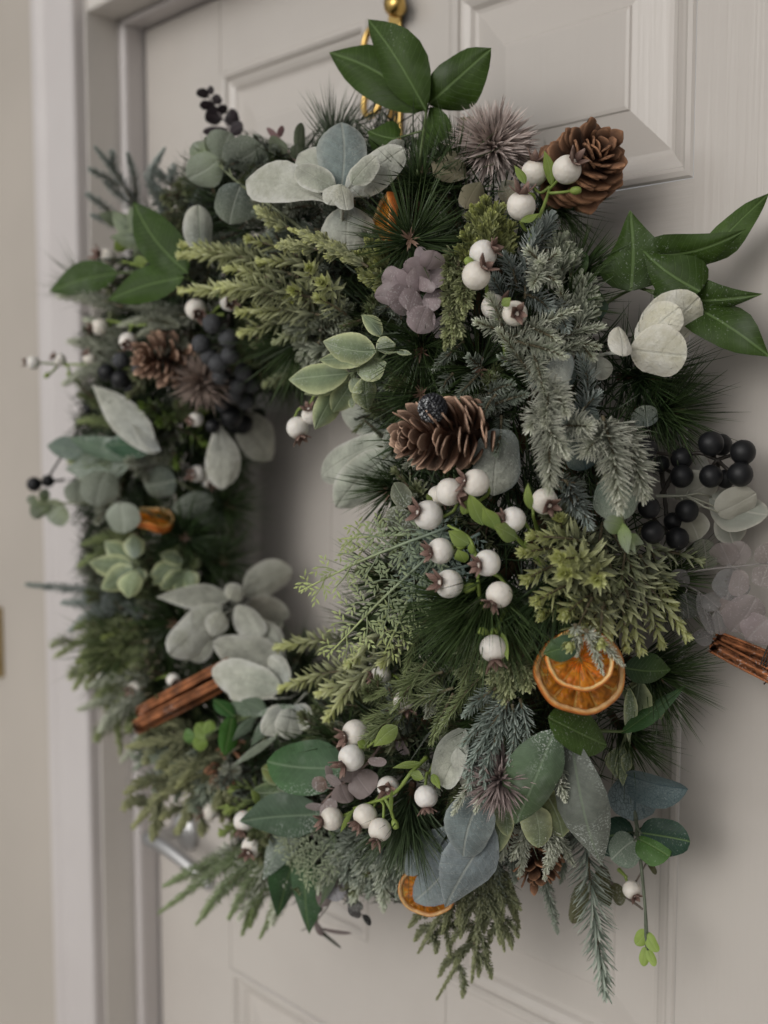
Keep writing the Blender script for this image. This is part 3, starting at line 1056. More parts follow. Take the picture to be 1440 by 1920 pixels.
# ---- cones
def scale_mesh(mb, tipc, inc, fat=.13, rim=1.7):
    rows = [(0, .26, 0, .03), (.28, .50, .02, .05), (.55, .86, .05, .07), (.78, 1.04, .12, fat), (.93, .98, .17, fat), (1.01, .72, .18, fat * .9), (1.04, .38, .17, fat * .7)]
    us = (-1, -.5, 0, .5, 1)
    top, bot, C = [], [], []
    for k, (y, w, z, t) in enumerate(rows):
        for u in us:
            zz = z - .10 * u * u * w
            top.append((u * w / 2, y - .09 * u * u * (k > 2), zz + t / 2))
            bot.append((u * w / 2, y - .09 * u * u * (k > 2), zz - t / 2))
            f = min(1, max(0, (k - 2) / 3))
            C.append((np.array(inc) * (1 - f) + np.array(tipc) * f) * (rim if k >= 5 else (1.15 if k == 4 or abs(u) == 1 else 1.0)) * rng.uniform(.85, 1.15))
    n0 = len(top)
    q = []
    for i in range(len(rows) - 1):
        for j in range(4):
            q.append((i * 5 + j, i * 5 + j + 1, i * 5 + j + 6, i * 5 + j + 5))
            q.append((n0 + i * 5 + j, n0 + i * 5 + j + 5, n0 + i * 5 + j + 6, n0 + i * 5 + j + 1))
        q.append((i * 5, i * 5 + 5, n0 + i * 5 + 5, n0 + i * 5))
        q.append((i * 5 + 4, n0 + i * 5 + 4, n0 + i * 5 + 9, i * 5 + 9))
    e = (len(rows) - 1) * 5
    for j in range(4):
        q.append((e + j, e + j + 1, n0 + e + j + 1, n0 + e + j))
    mb.add(top + bot, np.array(C + [c * .8 for c in C]), quads=q)


for k in range(3):
    f = (1.0, .78, 1.25)[k]
    shared('scale/b%d' % k, lambda mb: scale_mesh(mb, np.array((.30, .155, .085)) * f, np.array((.075, .034, .018)) * f, .15, 1.35), M_cone)
    shared('scale/p%d' % k, lambda mb: scale_mesh(mb, np.array((.34, .225, .16)) * f, np.array((.13, .060, .032)) * f, .085, 1.9), M_conef)


def cone(name, label, cat, group, c, axis, L, R, n=70, style='b', el0=-12, el1=68, wid=.62):
    p = pt(c)
    ax = unit(axis)
    base = p - ax * L * .5
    T = thing(name, label, cat, base, group)
    A, B = perp(ax)
    mb = MB()
    tt = np.linspace(0, 1, 9)
    tube(mb, base + ax * (tt * L * .95)[:, None], .22 * R * (1 - tt * .8) + .001, (.05, .022, .012), 8)
    mb.build('core', M_cone, T, base)
    for i in range(n):
        t = (i + .5) / n
        a = i * 2.39996 + rng.normal(0, .16)
        rad = A * math.cos(a) + B * math.sin(a)
        prof = R * (math.sin(math.pi * (.26 + .70 * t)) ** .85)
        el = math.radians(el0 + (el1 - el0) * t ** 1.25 + rng.normal(0, 8))
        core = .16 * R * (1 - t * .8)
        l = max(.30 * R, (prof - core) / max(.5, math.cos(el)))
        l = min(l, R * .95) * rng.uniform(.9, 1.08)
        rad = unit(rad + ax * 0 + np.cross(ax, rad) * rng.normal(0, .10))
        y = unit(rad * math.cos(el) + ax * math.sin(el))
        x = unit(np.cross(y, ax))
        z = np.cross(x, y)
        q = base + ax * (t * L * .88) + rad * core
        w = wid * R * (.55 + .45 * math.sin(math.pi * min(1, t + .25))) * rng.uniform(.78, 1.18)
        M = Matrix.Identity(4)
        q = q - base
        for k in range(3):
            M[k][0], M[k][1], M[k][2], M[k][3] = x[k] * w, y[k] * l, z[k] * w * .9, q[k]
        o = place('scale', ME['scale/%s%d' % (style, rng.integers(3))], T)
        o.matrix_local = M
    return T


# ---- thistle heads
def thistle(name, label, cat, group, c, axis, R, n=260, col=((.30, .235, .21), (.62, .53, .49)), leaves=(), spread=112, cupcol=(.26, .26, .26)):
    p = pt(c)
    ax = unit(axis)
    T = thing(name, label, cat, p - ax * R * .5, group)
    root = np.array(T.location)
    A, B = perp(ax)
    mb = MB()
    th = np.arange(n) * 2.39996
    ph = np.radians(spread) * np.sqrt((np.arange(n) + .5) / n)
    D = unit(ax * np.cos(ph)[:, None] + (A * np.cos(th)[:, None] + B * np.sin(th)[:, None]) * np.sin(ph)[:, None] + rng.normal(0, .10, (n, 3)))
    U = unit(np.cross(D, rng.normal(0, 1, (n, 3))))
    c0 = p - ax * R * .22
    f = rng.uniform(.7, 1.25, (n, 1))
    needles(mb, c0 + D * R * .12, D, U, R * rng.uniform(.62, 1.1, n), R * .070 * rng.uniform(.8, 1.3, n), np.array(col[0]) * f, np.array(col[1]) * f, NEEDLE_LONG, rng.normal(0, .16, n))
    mb.build('spines', M_thist, T, root, kind='stuff', smooth=False)
    mb = MB()
    sphere(mb, R * .38, cupcol, 16, 10, 0, .05)
    mb.v[-1] = mb.v[-1] + c0 - ax * R * .2
    m = 60
    th = np.arange(m) * 2.39996
    ph = np.radians(95 + 80 * (np.arange(m) / m))
    R2 = A * np.cos(th)[:, None] + B * np.sin(th)[:, None]
    D = ax * np.cos(ph)[:, None] + R2 * np.sin(ph)[:, None]
    needles(mb, c0 - ax * R * .2 + D * R * .36, unit(ax + R2 * .35), D, R * .24, R * .12, np.array(cupcol) * .8, np.array(cupcol) * 1.3, NEEDLE_LANCE)
    mb.build('cup', M_thist, T, root)
    if leaves:
        leafsprig(None, None, None, None, [c], leaves, M_paper, 'acute', (.20, .19, .12), (.24, .21, .14), (.28, .25, .17), 'bract', th=T, petiole=False, off=.0, cup=-.2, wave=.15)
    return T


# ---- dried orange slices
def orange(name, label, cat, group, c, normal, R, thick=.0045, col=1.0, arc=None):
    p = pt(c)
    n = unit(normal)
    T = thing(name, label, cat, p, group)
    A, B = perp(n)
    root = np.array(T.location)
    N = 56
    th = np.arange(N) * 2 * math.pi / N
    wob = 1 + .030 * np.sin(2 * th + 1.3) + .020 * np.sin(3 * th + 1) + .014 * np.sin(7 * th + 2)
    warp = .09 * R * np.sin(2 * th + .6) + .03 * R * np.sin(5 * th)
    dirs = A * np.cos(th)[:, None] + B * np.sin(th)[:, None]
    # rind: closed ring with an orange outside and a pale pith inside
    prof = [(.865, .30, (.62, .30, .09)), (.885, .62, (.70, .46, .22)), (.93, .80, (.66, .40, .17)), (.975, .74, (.58, .22, .04)), (1.0, .3, (.44, .12, .02)), (1.0, -.3, (.42, .11, .02)),
            (.975, -.74, (.55, .22, .05)), (.93, -.80, (.6, .4, .2)), (.885, -.62, (.6, .4, .2)), (.865, -.3, (.55, .28, .09))]
    V, C = [], []
    for (r, z, cc) in prof:
        sc = 1 + .012 * np.sin(19 * th + r * 9) * (r < .9)
        V.append(dirs * (R * r * wob * sc)[:, None] + n * (z * thick + warp * r)[:, None])
        C.append(np.minimum(np.array(cc) * rng.uniform(.82, 1.15, (N, 1)) * (1.35 if col > 1.2 else 1.0), .85))
    m = len(prof)
    q = []
    for k in range(m):
        k2 = (k + 1) % m
        for i in range(N):
            j = (i + 1) % N
            q.append((k * N + i, k * N + j, k2 * N + j, k2 * N + i))
    mb = MB()
    mb.add(np.concatenate(V) + p, np.concatenate(C), quads=q)
    mb.build('rind', M_rind, T, root)
    # membrane web under the segments
    mb = MB()
    V = [p]
    V += list(p + dirs * (R * .875 * wob)[:, None] + n * (warp * .875)[:, None])
    mb.add(V, (.82, .50, .12), tris=[(0, 1 + i, 1 + (i + 1) % N) for i in range(N)])
    mb.build('membrane', M_pulp, T, root)
    ns = 10
    a0 = rng.uniform(0, 1)
    for s in range(ns):
        lo, hi = a0 + 2 * math.pi * s / ns + .035, a0 + 2 * math.pi * (s + 1) / ns - .035
        rows, cols = 7, 7
        V, C = [], []
        for i in range(rows):
            r = .07 + (.85 - .07) * i / (rows - 1)
            for j in range(cols):
                f = j / (cols - 1)
                a = lo + (hi - lo) * (.5 + (f - .5) * (1 if i else .2))
                e = min(1, 4 * min(f, 1 - f) * (1 if 0 < i < rows - 1 else .2) + .05)
                wv = .09 * R * math.sin(2 * a + .6) * r + .03 * R * math.sin(5 * a) * r
                V.append(p + (A * math.cos(a) + B * math.sin(a)) * (R * r * (1 - .03 * (abs(f - .5) * 2) ** 3)) + n * (thick * (.12 + .38 * e) + wv + rng.normal(0, .0002)))
                C.append(np.array((.64, .25, .018)) * rng.uniform(.55, 1.4) * col * (.8 + .5 * (1 - r)))
        q = [(i * cols + j, i * cols + j + 1, (i + 1) * cols + j + 1, (i + 1) * cols + j) for i in range(rows - 1) for j in range(cols - 1)]
        mb = MB()
        mb.add(V, np.array(C), quads=q)
        mb.build('segment', M_pulp, T, root)
    return T


# ---- cinnamon
def cinnamon(name, label, cat, group, sticks, r, tie=None, d=None):
    """sticks: (x0, y0, x1, y1, off0, off1)"""
    T = None
    for (x0, y0, x1, y1, o0, o1) in sticks:
        p0, p1 = surf(x0, y0, o0), surf(x1, y1, o1)
        if d:
            p0, p1 = at(x0, y0, d[0]), at(x1, y1, d[1])
        if T is None:
            T = thing(name, label, cat, p0, group)
            root = np.array(T.location)
        ax = unit(p1 - p0)
        L = np.linalg.norm(p1 - p0)
        A = unit(np.cross(ax, unit(CAM - p0)))
        B = np.cross(ax, A)
        B = B if B.dot(CAM - p0) > 0 else -B
        # two scrolls rolled towards each other
        s = np.linspace(0, 1, 15)
        prof = []
        for sg in (1, -1):
            a = math.pi * (.5 + 1.9 * s)
            rr = r * (.56 - .30 * s)
            prof.append(np.stack([sg * (r * .50 + rr * np.cos(a)), rr * np.sin(a)], 1))
        prof = np.concatenate([prof[0][::-1], prof[1]])
        m = len(prof)
        K = 12
        V, C = [], []
        for ring, (th_, cc) in enumerate((((0), (.31, .118, .050)), ((.0013), (.20, .075, .033)))):
            ctr = np.stack([np.sign(prof[:, 0]) * r * .5, np.zeros(m)], 1)
            pr = ctr + (prof - ctr) * (1 - th_ / (np.linalg.norm(prof - ctr, axis=1, keepdims=True) + 1e-6))
            for k in range(K):
                t = k / (K - 1)
                w = 1 + .05 * math.sin(5 * t + ring)
                V.append(p0 + ax * (t * L) + A * (pr[:, :1] * w) + B * (pr[:, 1:] * w) + ax * (rng.normal(0, .0012, (m, 1)) if k in (0, K - 1) else 0))
                C.append(np.array(cc) * rng.uniform(.75, 1.25, (m, 1)))
        q = []
        for ring in range(2):
            o = ring * K * m
            for k in range(K - 1):
                for i in range(m - 1):
                    q.append((o + k * m + i, o + k * m + i + 1, o + (k + 1) * m + i + 1, o + (k + 1) * m + i))
        for k in (0, K - 1):
            for i in range(m - 1):
                q.append((k * m + i, k * m + i + 1, K * m + k * m + i + 1, K * m + k * m + i))
        mb = MB()
        mb.add(np.concatenate(V), np.concatenate(C), quads=q)
        mb.build('stick', M_cinn, T, root)
    if tie:
        f, n_, rad = tie
        mb = MB()
        for k in range(n_):
            a = np.linspace(0, 2 * math.pi, 25)
            c = p0 + ax * (L * f + k * .0018)
            tube(mb, c + A * (np.cos(a) * rad * 1.12)[:, None] + B * (np.sin(a) * rad * .72)[:, None], .0006, (.03, .02, .02), 5, False)
        tube(mb, [c + A * rad, c + A * rad * 1.3 + ax * .004, c + A * rad * 1.7 + ax * .002], .0006, (.03, .02, .02), 5)
        mb.build('wire_tie', M_wire, T, root)
    return T


# ================================================================== the wreath's base
WG = 'ring and backing of the wreath'
T = thing('wreath_ring', 'round vine wreath ring wrapped in dark pine needles, hung on the door', 'wreath', TC)
for k in range(7):
    a = np.linspace(0, 2 * math.pi, 120)
    ph = k * .9 + 3 * a
    rr = TR + .055 * np.cos(ph) + .008 * np.sin(9 * a + k)
    mb = MB()
    tube(mb, np.stack([TC[0] + rr * np.cos(a), TC[1] + .042 * np.sin(ph) + .004 * np.sin(7 * a + k), TC[2] + rr * np.sin(a)], 1), .0055, (.085, .055, .030), 7, False)
    mb.build('vine', M_twig, T, TC)
N = 30000
a = rng.uniform(0, 2 * math.pi, N)
b = rng.uniform(-.15 * math.pi, 1.15 * math.pi, N)            # the half turned away from the door and a bit more
cosb, sinb = np.cos(b), np.sin(b)
er = np.stack([np.cos(a), 0 * a, np.sin(a)], 1)
et = np.stack([-np.sin(a), 0 * a, np.cos(a)], 1)
ey = np.array([0, -1.0, 0])
dep = np.sqrt(rng.uniform(.04, .72, N))
P = TC + er * (TR + TA * dep * cosb)[:, None] + ey * (TB * dep * sinb)[:, None]
nr = unit(er * (cosb / TA)[:, None] + ey * (sinb / TB)[:, None])
clump = np.stack([np.sin(a * 23 + 2), np.cos(a * 17 + b * 5), np.sin(b * 7 + a * 11)], 1)
D = unit(nr * .55 + et * (.7 * np.sign(rng.normal(.35, 1, N)))[:, None] + clump * .55 + rng.normal(0, .35, (N, 3)))
L_ = rng.uniform(.024, .046, N)
room = P[:, 1] + D[:, 1] * L_                                     # keep clear of the door
D[:, 1] = np.where(room > -.006, -np.abs(D[:, 1]) * .3, D[:, 1])
ok = ~(in_open(P + D * L_[:, None]) | in_open(P + D * (L_ * .5)[:, None]) | in_open(P))
P, D, L_, N = P[ok], D[ok], L_[ok], int(ok.sum())
f = rng.uniform(.5, 1.3, (N, 1))
mb = MB()
needles(mb, P, D, unit(rng.normal(0, 1, (N, 3))), L_, .0012, np.array((.020, .036, .014)) * f, np.array((.050, .080, .030)) * f, NEEDLE_LONG, rng.normal(0, .1, N))
mb.build('needles', M_pine, T, TC, kind='stuff', smooth=False)
del P, D, nr, er, et, clump

# gold hanger over the door
T = thing('wreath_hanger', 'shiny gold metal wreath hanger with scrolled rings above the green leaves', 'wreath hanger', (-.02, -.004, .45))
root = np.array(T.location)
mb = MB()
hx = at(742, 60, .004)[0]
box(mb, hx - .008, hx + .008, -.0062, -.0036, .10, .448, (.8, .6, .2), .0008)
mb.build('strap', M_gold, T, root, False)
mb = MB()
box(mb, hx - .011, hx + .011, -.0062, .05, .4535, .4553, (.8, .6, .2))
mb.build('hook', M_gold, T, root, False)
for (x, y, r) in ((742, 10, .0105), (735, -14, .009)):
    mb = MB()
    p = at(x, y, .016)
    sphere(mb, r, (.8, .6, .2), 14, 10, 0, .12)
    mb.v[-1] = mb.v[-1] + p
    mb.build('knob', M_gold, T, root)
for (x, y, r) in ((700, 80, .0105), (700, 190, .0105)):
    p = at(x, y, .014)
    a = np.linspace(0, 2.15 * math.pi, 30)
    mb = MB()
    tube(mb, p + np.stack([np.cos(a) * r * (1 + .05 * a / 6), -.004 + .003 * np.sin(a) + a * .0006, np.sin(a) * r * 1.35], 1), .0032, (.8, .6, .2), 9)
    tube(mb, [p + np.array([r, -.004, 0]), np.array([hx - .007, -.006, p[2] + .004])], .0022, (.8, .6, .2), 7)
    mb.build('ring', M_gold, T, root)
del mb

# ================================================================== glossy green leaves
GG = 'sprigs of dark green leaves'
leafsprig('green_leaf_sprig', 'three pointed dark green leaves standing up at the very top of the wreath', 'leaf sprig', GG,
          [(782, 330, .0), (792, 265, .02), (800, 205, .03)],
          [(799, 208, 690, 36, 88, dict(roll=-16, bend=.10, o=(.03, .03))), (798, 206, 617, 98, 100, dict(roll=18, bend=.06, o=(.034, .045))),
           (803, 196, 921, 90, 98, dict(roll=-14, bend=.05, o=(.03, .03))), (806, 200, 792, 296, 52, dict(roll=48, o=(.03, .005), bend=-.05)), (745, 260, 690, 245, 60, dict(o=(.0, .0), roll=30))],
          M_glossy, 'acute', (.029, .056, .008), (.036, .068, .011), roll=10, cup=-.16, wave=.12)
leafsprig('ivy_sprig', 'large glossy ivy-like green leaves reaching over the door at the upper right', 'leaf sprig', GG,
          [(1090, 600, -.01), (1150, 560, .0), (1200, 535, .012)],
          [(1182, 545, 1181, 394, 128, dict(s='ivy', roll=-8, o=(.02, .02), bend=.06)), (1215, 478, 1398, 430, 84, dict(s='ivy', roll=24, o=(.012, .012), bend=.1)),
           (1312, 546, 1205, 470, 104, dict(s='ivy', roll=10, o=(.024, .026), bend=.05)), (1308, 496, 1442, 362, 62, dict(s='lance', roll=-20, o=(.0, .0), cb=(.075, .125, .035), bend=-.06)),
           (1225, 555, 1430, 551, 88, dict(s='ivy', roll=14, o=(.012, .004))), (1270, 560, 1444, 670, 92, dict(s='lance', roll=-26, o=(.010, .012), bend=.1)),
           (1060, 470, 1085, 520, 62, dict(s='round', roll=10, o=(.0, .0), cb=(.025, .06, .022))), (1125, 600, 1090, 545, 74, dict(s='ovate', roll=20, o=(.0, .004), cb=(.05, .075, .06)))],
          M_glossy, 'ivy', (.028, .055, .008), (.036, .067, .012), roll=10, cup=-.14, wave=.12)
leafsprig('green_leaf_sprig', 'three dark green leaves spreading beside the yellow-tipped sprigs at upper left', 'leaf sprig', GG,
          [(420, 560, .0), (370, 535, .015), (335, 515, .02), (225, 510, .02)],
          [(352, 512, 250, 379, 84, dict(roll=-14, o=(.030, .03))), (345, 520, 202, 562, 66, dict(roll=25, o=(.034, .04))), (222, 512, 92, 546, 60, dict(roll=14, o=(.02, .02)))],
          M_glossy, 'acute', (.026, .055, .007), (.033, .065, .010), roll=10)
leafsprig('green_leaf_sprig', 'broad green leaf tucked right under the large dried orange slice', 'leaf sprig', GG,
          [(1080, 1310, -.01), (1060, 1345, .01)],
          [(1028, 1345, 1138, 1398, 78, dict(roll=-22, o=(.036, .034), s='ovate')), (1170, 1252, 1258, 1256, 60, dict(roll=15, o=(.01, .008), cb=(.03, .06, .03))),
           (1088, 1205, 1018, 1226, 50, dict(roll=-10, o=(.055, .056), cb=(.045, .085, .06)))],
          M_glossy, 'acute', (.045, .085, .018), (.05, .09, .02))
leafsprig('green_leaf_sprig', 'narrow curved dark green leaf pointing up beside the orange slice', 'leaf sprig', GG,
          [(1120, 1370, .01), (1170, 1372, .02)],
          [(1165, 1374, 1286, 1284, 34, dict(roll=-25, o=(.022, .01), s='lance', bend=-.12))], M_glossy, 'lance', (.04, .095, .03))
leafsprig('frosted_leaf_sprig', 'big frosted green leaf hanging below the large orange slice', 'leaf sprig', GG,
          [(1070, 1345, .0), (1045, 1368, .02)],
          [(1040, 1366, 966, 1545, 102, dict(roll=-10, o=(.040, .045), bend=.10, ct=(.085, .135, .06)))], M_frosty, 'acute', (.085, .125, .08), (.08, .13, .06), cup=-.16)
leafsprig('frosted_leaf_sprig', 'long silvery twisted leaf hanging between the frosted green leaf and the blue leaves', 'leaf sprig', GG,
          [(1090, 1345, .0), (1080, 1385, .02)],
          [(1070, 1375, 1128, 1622, 92, dict(roll=24, o=(.030, .02), s='lance', bend=.12, wave=.12))], M_frosty, 'lance', (.15, .165, .145), (.16, .18, .15), cup=-.2)
leafsprig('frosted_leaf_sprig', 'broad frosted green leaf behind the white berries at lower middle', 'leaf sprig', GG,
          [(690, 1480, -.01), (650, 1440, .0)],
          [(645, 1440, 500, 1428, 104, dict(roll=10, o=(.012, .022), s='ovate', cb=(.06, .105, .06), ct=(.04, .10, .03)))], M_frosty, 'ovate', (.06, .10, .06))
leafsprig('frosted_leaf_sprig', 'narrow frosted green leaf pointing left under the lower white berries', 'leaf sprig', GG,
          [(660, 1530, -.01), (615, 1530, .0)],
          [(612, 1528, 448, 1540, 82, dict(roll=-16, o=(.012, .02), s='acute')), (570, 1545, 492, 1650, 56, dict(roll=30, o=(.005, .01), s='lance', cb=(.12, .15, .12)))], M_frosty, 'acute', (.060, .098, .06))
leafsprig('hanging_leaf_sprig', 'long dark green strap leaves hanging at the lower left of the wreath', 'leaf sprig', GG,
          [(590, 1530, -.01), (575, 1580, .0)],
          [(572, 1575, 580, 1752, 54, dict(roll=40, s='lance', o=(.0, .0))), (560, 1580, 520, 1720, 62, dict(roll=-25, s='lance', o=(.0, .0))), (625, 1560, 600, 1700, 30, dict(roll=30, s='lance', cb=(.12, .15, .1), o=(.01, .0)))],
          M_glossy, 'lance', (.030, .075, .028))
leafsprig('lime_leaf_sprig', 'little lime green leaves on a stalk beside the cinnamon sticks', 'leaf sprig', 'small lime leaf tips',
          [(520, 1340, .0), (450, 1345, .02), (385, 1380, .03)],
          [(436, 1340, 420, 1418, 40, dict(cb=(.06, .16, .03), roll=-20, o=(.03, .035))), (440, 1345, 400, 1310, 28, dict(cb=(.045, .13, .03), roll=30, o=(.03, .03))),
           (388, 1382, 368, 1356, 30, dict(s='round', o=(.03, .03))), (386, 1384, 362, 1400, 30, dict(s='round', o=(.03, .03))), (390, 1378, 394, 1350, 24, dict(s='round', o=(.03, .03))), (365, 1380, 343, 1385, 30, dict(o=(.02, .02), cb=(.10, .2, .05)))],
          M_small, 'acute', (.20, .30, .06), roll=15, off=.03)
leafsprig('olive_leaf_sprig', 'grey-green narrow leaves fanned around a stalk next to the lime leaf tip', 'leaf sprig', GG,
          [(560, 1330, .0), (480, 1340, .015), (440, 1355, .02)],
          [(490, 1335, 405, 1330, 30), (500, 1340, 452, 1312, 30), (480, 1345, 435, 1390, 22), (510, 1340, 470, 1400, 24), (560, 1325, 470, 1345, 18), (520, 1380, 432, 1440, 16, dict(s='lance', cb=(.2, .23, .17)))],
          M_frosty, 'lance', (.11, .15, .10), off=.016)
leafsprig('pale_leaf_sprig', 'small fresh green leaves with pale edges left of the broad frosted leaf', 'leaf sprig', GG,
          [(570, 1480, -.005), (530, 1480, .008)],
          [(540, 1455, 490, 1440, 44, dict(cb=(.17, .2, .05))), (545, 1480, 470, 1485, 44), (545, 1490, 500, 1530, 40, dict(cb=(.18, .22, .15))), (530, 1470, 492, 1462, 30), (570, 1500, 560, 1545, 34, dict(cb=(.10, .15, .05)))],
          M_vari, 'ovate', (.09, .14, .06), ce=(.24, .29, .15), off=.012)
leafsprig('green_leaf_sprig', 'blurred dark green leaves low behind the white felted leaves at left', 'leaf sprig', GG,
          [(330, 870, -.01), (290, 850, .0)],
          [(290, 840, 195, 835, 56, dict(cb=(.03, .08, .04))), (280, 850, 130, 820, 44, dict(cb=(.10, .15, .10))), (250, 850, 122, 880, 70, dict(cb=(.15, .185, .14))), (160, 850, 88, 835, 44, dict(cb=(.12, .16, .13)))],
          M_frosty, 'acute', (.04, .10, .04), off=.01)
leafsprig('round_leaf_sprig', 'dark and bright green round leaves on a drooping stem at the lower right', 'eucalyptus sprig', 'eucalyptus sprigs',
          [(1150, 1440, -.01), (1185, 1500, .0), (1195, 1560, .006), (1205, 1650, .0), (1212, 1730, .0)],
          [(1188, 1560, 1108, 1572, 70, dict(cb=(.022, .050, .034), o=(.0, .0))), (1200, 1562, 1294, 1578, 68, dict(cb=(.024, .052, .036), roll=18, o=(.01, .01))), (1190, 1575, 1146, 1612, 66, dict(mat=M_euc, cb=(.20, .26, .20), o=(.01, .01))),
           (1196, 1572, 1256, 1606, 70, dict(cb=(.075, .16, .04), roll=-10, o=(.012, .012))),
           (1190, 1540, 1186, 1448, 92, dict(mat=M_skel, cb=(.22, .28, .29), o=(.004, .0), s='ovate')), (1172, 1452, 1290, 1480, 62, dict(mat=M_skel, cb=(.13, .175, .18), roll=28, s='ellip', o=(.01, .008), cup=.5)), (1180, 1470, 1282, 1492, 34, dict(cb=(.05, .08, .07), roll=40, o=(.0, .0))),
           (1212, 1745, 1192, 1772, 26, dict(mat=M_small, cb=(.26, .36, .08), o=(.0, .0))), (1213, 1748, 1234, 1785, 22, dict(mat=M_small, cb=(.26, .36, .08), o=(.0, .0))), (1212, 1775, 1206, 1812, 20, dict(mat=M_small, cb=(.28, .38, .09), o=(.0, .0))), (1214, 1780, 1228, 1812, 16, dict(mat=M_small, cb=(.28, .38, .09), o=(.0, .0)))],
          M_glossy, 'round', (.03, .07, .04), roll=12, sr=.0016, scol=(.10, .12, .08))

# ================================================================== felted grey leaves
LG = 'felted grey leaf sprigs'
FELT = dict(mat=M_felt, shape='spoon', cb=(.46, .47, .40), ct=(.52, .525, .445), ce=(.66, .66, .58), group=LG, cat='leaf sprig', scol=(.36, .38, .32), smat=M_felt, cup=-.14)


def felt(name, label, stem, leaves, **kw):
    k = dict(FELT)
    k.update(kw)
    leafsprig(name, label, k.pop('cat'), k.pop('group'), stem, leaves, k.pop('mat'), k.pop('shape'), **k)


felt('felted_leaf_sprig', 'open rosette of pale felted leaves round one upright blue-grey leaf near the top', [(640, 440, .0), (642, 370, .035)],
     [(610, 376, 461, 338, 84, dict(roll=22, o=(.040, .05))), (640, 352, 640, 229, 96, dict(s='ellip', cb=(.22, .27, .26), ct=(.25, .30, .29), ce=(.38, .41, .38), roll=-6, o=(.038, .03))),
      (648, 362, 758, 278, 70, dict(s='ellip', cb=(.46, .48, .45), roll=-14, o=(.036, .03))), (690, 372, 758, 264, 40, dict(cb=(.3, .34, .33), roll=40, o=(.02, .012))), (628, 352, 556, 312, 50, dict(roll=20, s='ellip', cb=(.34, .37, .29), o=(.05, .045))),
      (658, 345, 706, 292, 44, dict(roll=-25, s='ellip', cb=(.34, .37, .29), o=(.048, .045))), (636, 345, 616, 384, 46, dict(s='ovate', roll=20, o=(.055, .065), cb=(.46, .46, .37))),
      (640, 345, 650, 394, 44, dict(s='ovate', roll=-24, o=(.055, .065), cb=(.46, .46, .37))), (600, 320, 560, 288, 60, dict(roll=10, o=(.02, .01), cb=(.36, .39, .33))), (655, 385, 650, 470, 100, dict(s='ellip', o=(.012, .008), cb=(.27, .30, .28), roll=10))])
felt('felted_leaf_sprig', 'white felted leaves fanned by the wreath hole above the cinnamon sticks', [(420, 1180, -.02), (440, 1140, .015)],
     [(455, 1112, 548, 1068, 64, dict(s='ellip', roll=14, o=(.02, .02), cb=(.42, .43, .37))), (435, 1118, 292, 1120, 49, dict(s='lance', roll=26, o=(.03, .035), cb=(.42, .43, .36))), (415, 1135, 318, 1228, 74, dict(s='ellip', roll=-12, o=(.03, .04))),
      (400, 1180, 360, 1240, 42, dict(o=(.01, .01))), (420, 1150, 396, 1192, 44, dict(s='ovate', roll=-10, o=(.044, .05), cb=(.47, .47, .38))), (435, 1125, 448, 1095, 40, dict(s='round', roll=15, o=(.036, .036), cb=(.42, .42, .34))),
      (470, 1125, 542, 1158, 50, dict(s='ovate', roll=30, o=(.02, .02), cb=(.5, .46, .38))), (530, 1150, 508, 1210, 20, dict(s='lance', o=(.01, .01)))])
felt('felted_leaf_sprig', 'layered soft grey felted leaves just right of the cinnamon stick tops', [(560, 1300, -.01), (530, 1240, .015)],
     [(488, 1200, 444, 1134, 55, dict(s='ovate', roll=10, o=(.034, .036), cb=(.48, .49, .43))), (530, 1232, 398, 1204, 71, dict(s='ovate', roll=12, o=(.03, .04))), (528, 1290, 396, 1258, 72, dict(s='ellip', roll=-8, o=(.036, .05), cb=(.38, .41, .34))),
      (538, 1285, 505, 1230, 40, dict(s='ellip', roll=-20, o=(.036, .03), cb=(.40, .43, .40))), (520, 1310, 428, 1300, 29, dict(roll=30, o=(.02, .026))), (535, 1240, 480, 1160, 42, dict(o=(.02, .02), cb=(.36, .39, .34)))])
felt('felted_leaf_sprig', 'small pale felted leaves drooping under the stacked grey leaves', [(575, 1300, -.005), (550, 1325, .012)],
     [(548, 1328, 536, 1386, 56, dict(s='ovate', roll=-10, o=(.024, .03), cb=(.42, .44, .40))), (540, 1325, 492, 1376, 54, dict(s='ovate', roll=16, o=(.022, .03), cb=(.38, .40, .37))), (552, 1322, 574, 1370, 44, dict(s='ovate', roll=30, o=(.022, .022), cb=(.34, .37, .36)))])
felt('felted_leaf_sprig', 'grey felted leaves pointing into the wreath hole beside the pale pine cone', [(800, 800, .0), (745, 825, .02)],
     [(742, 818, 602, 896, 66, dict(s='ellip', roll=14, o=(.03, .03), d=(.145, .135), bend=.12)), (748, 846, 630, 952, 82, dict(s='ellip', roll=-12, d=(.15, .14), cb=(.36, .40, .33), ct=(.42, .45, .37))),
      (735, 800, 640, 770, 58, dict(d=(.135, .12), cb=(.22, .26, .23), s='ellip')), (742, 795, 722, 850, 30, dict(d=(.155, .16), s='lance', cb=(.34, .37, .32)))], cb=(.40, .43, .36), ct=(.46, .48, .40), ce=(.62, .63, .54))
felt('felted_leaf_sprig', 'ivory felted leaves in front of the ivy at the right edge', [(1110, 670, .0), (1170, 655, .02)],
     [(1200, 640, 1312, 558, 96, dict(s='ellip', roll=10, o=(.03, .026), cb=(.58, .56, .47))), (1192, 648, 1274, 576, 74, dict(s='ellip', roll=-18, o=(.042, .044), cb=(.68, .65, .53))), (1180, 655, 1288, 668, 98, dict(s='ellip', roll=8, o=(.046, .056), cb=(.74, .71, .59))),
      (1168, 668, 1160, 612, 42, dict(s='ovate', roll=35, o=(.046, .05), cb=(.70, .66, .54)))], ce=(.78, .75, .64), ct=(.72, .70, .58))
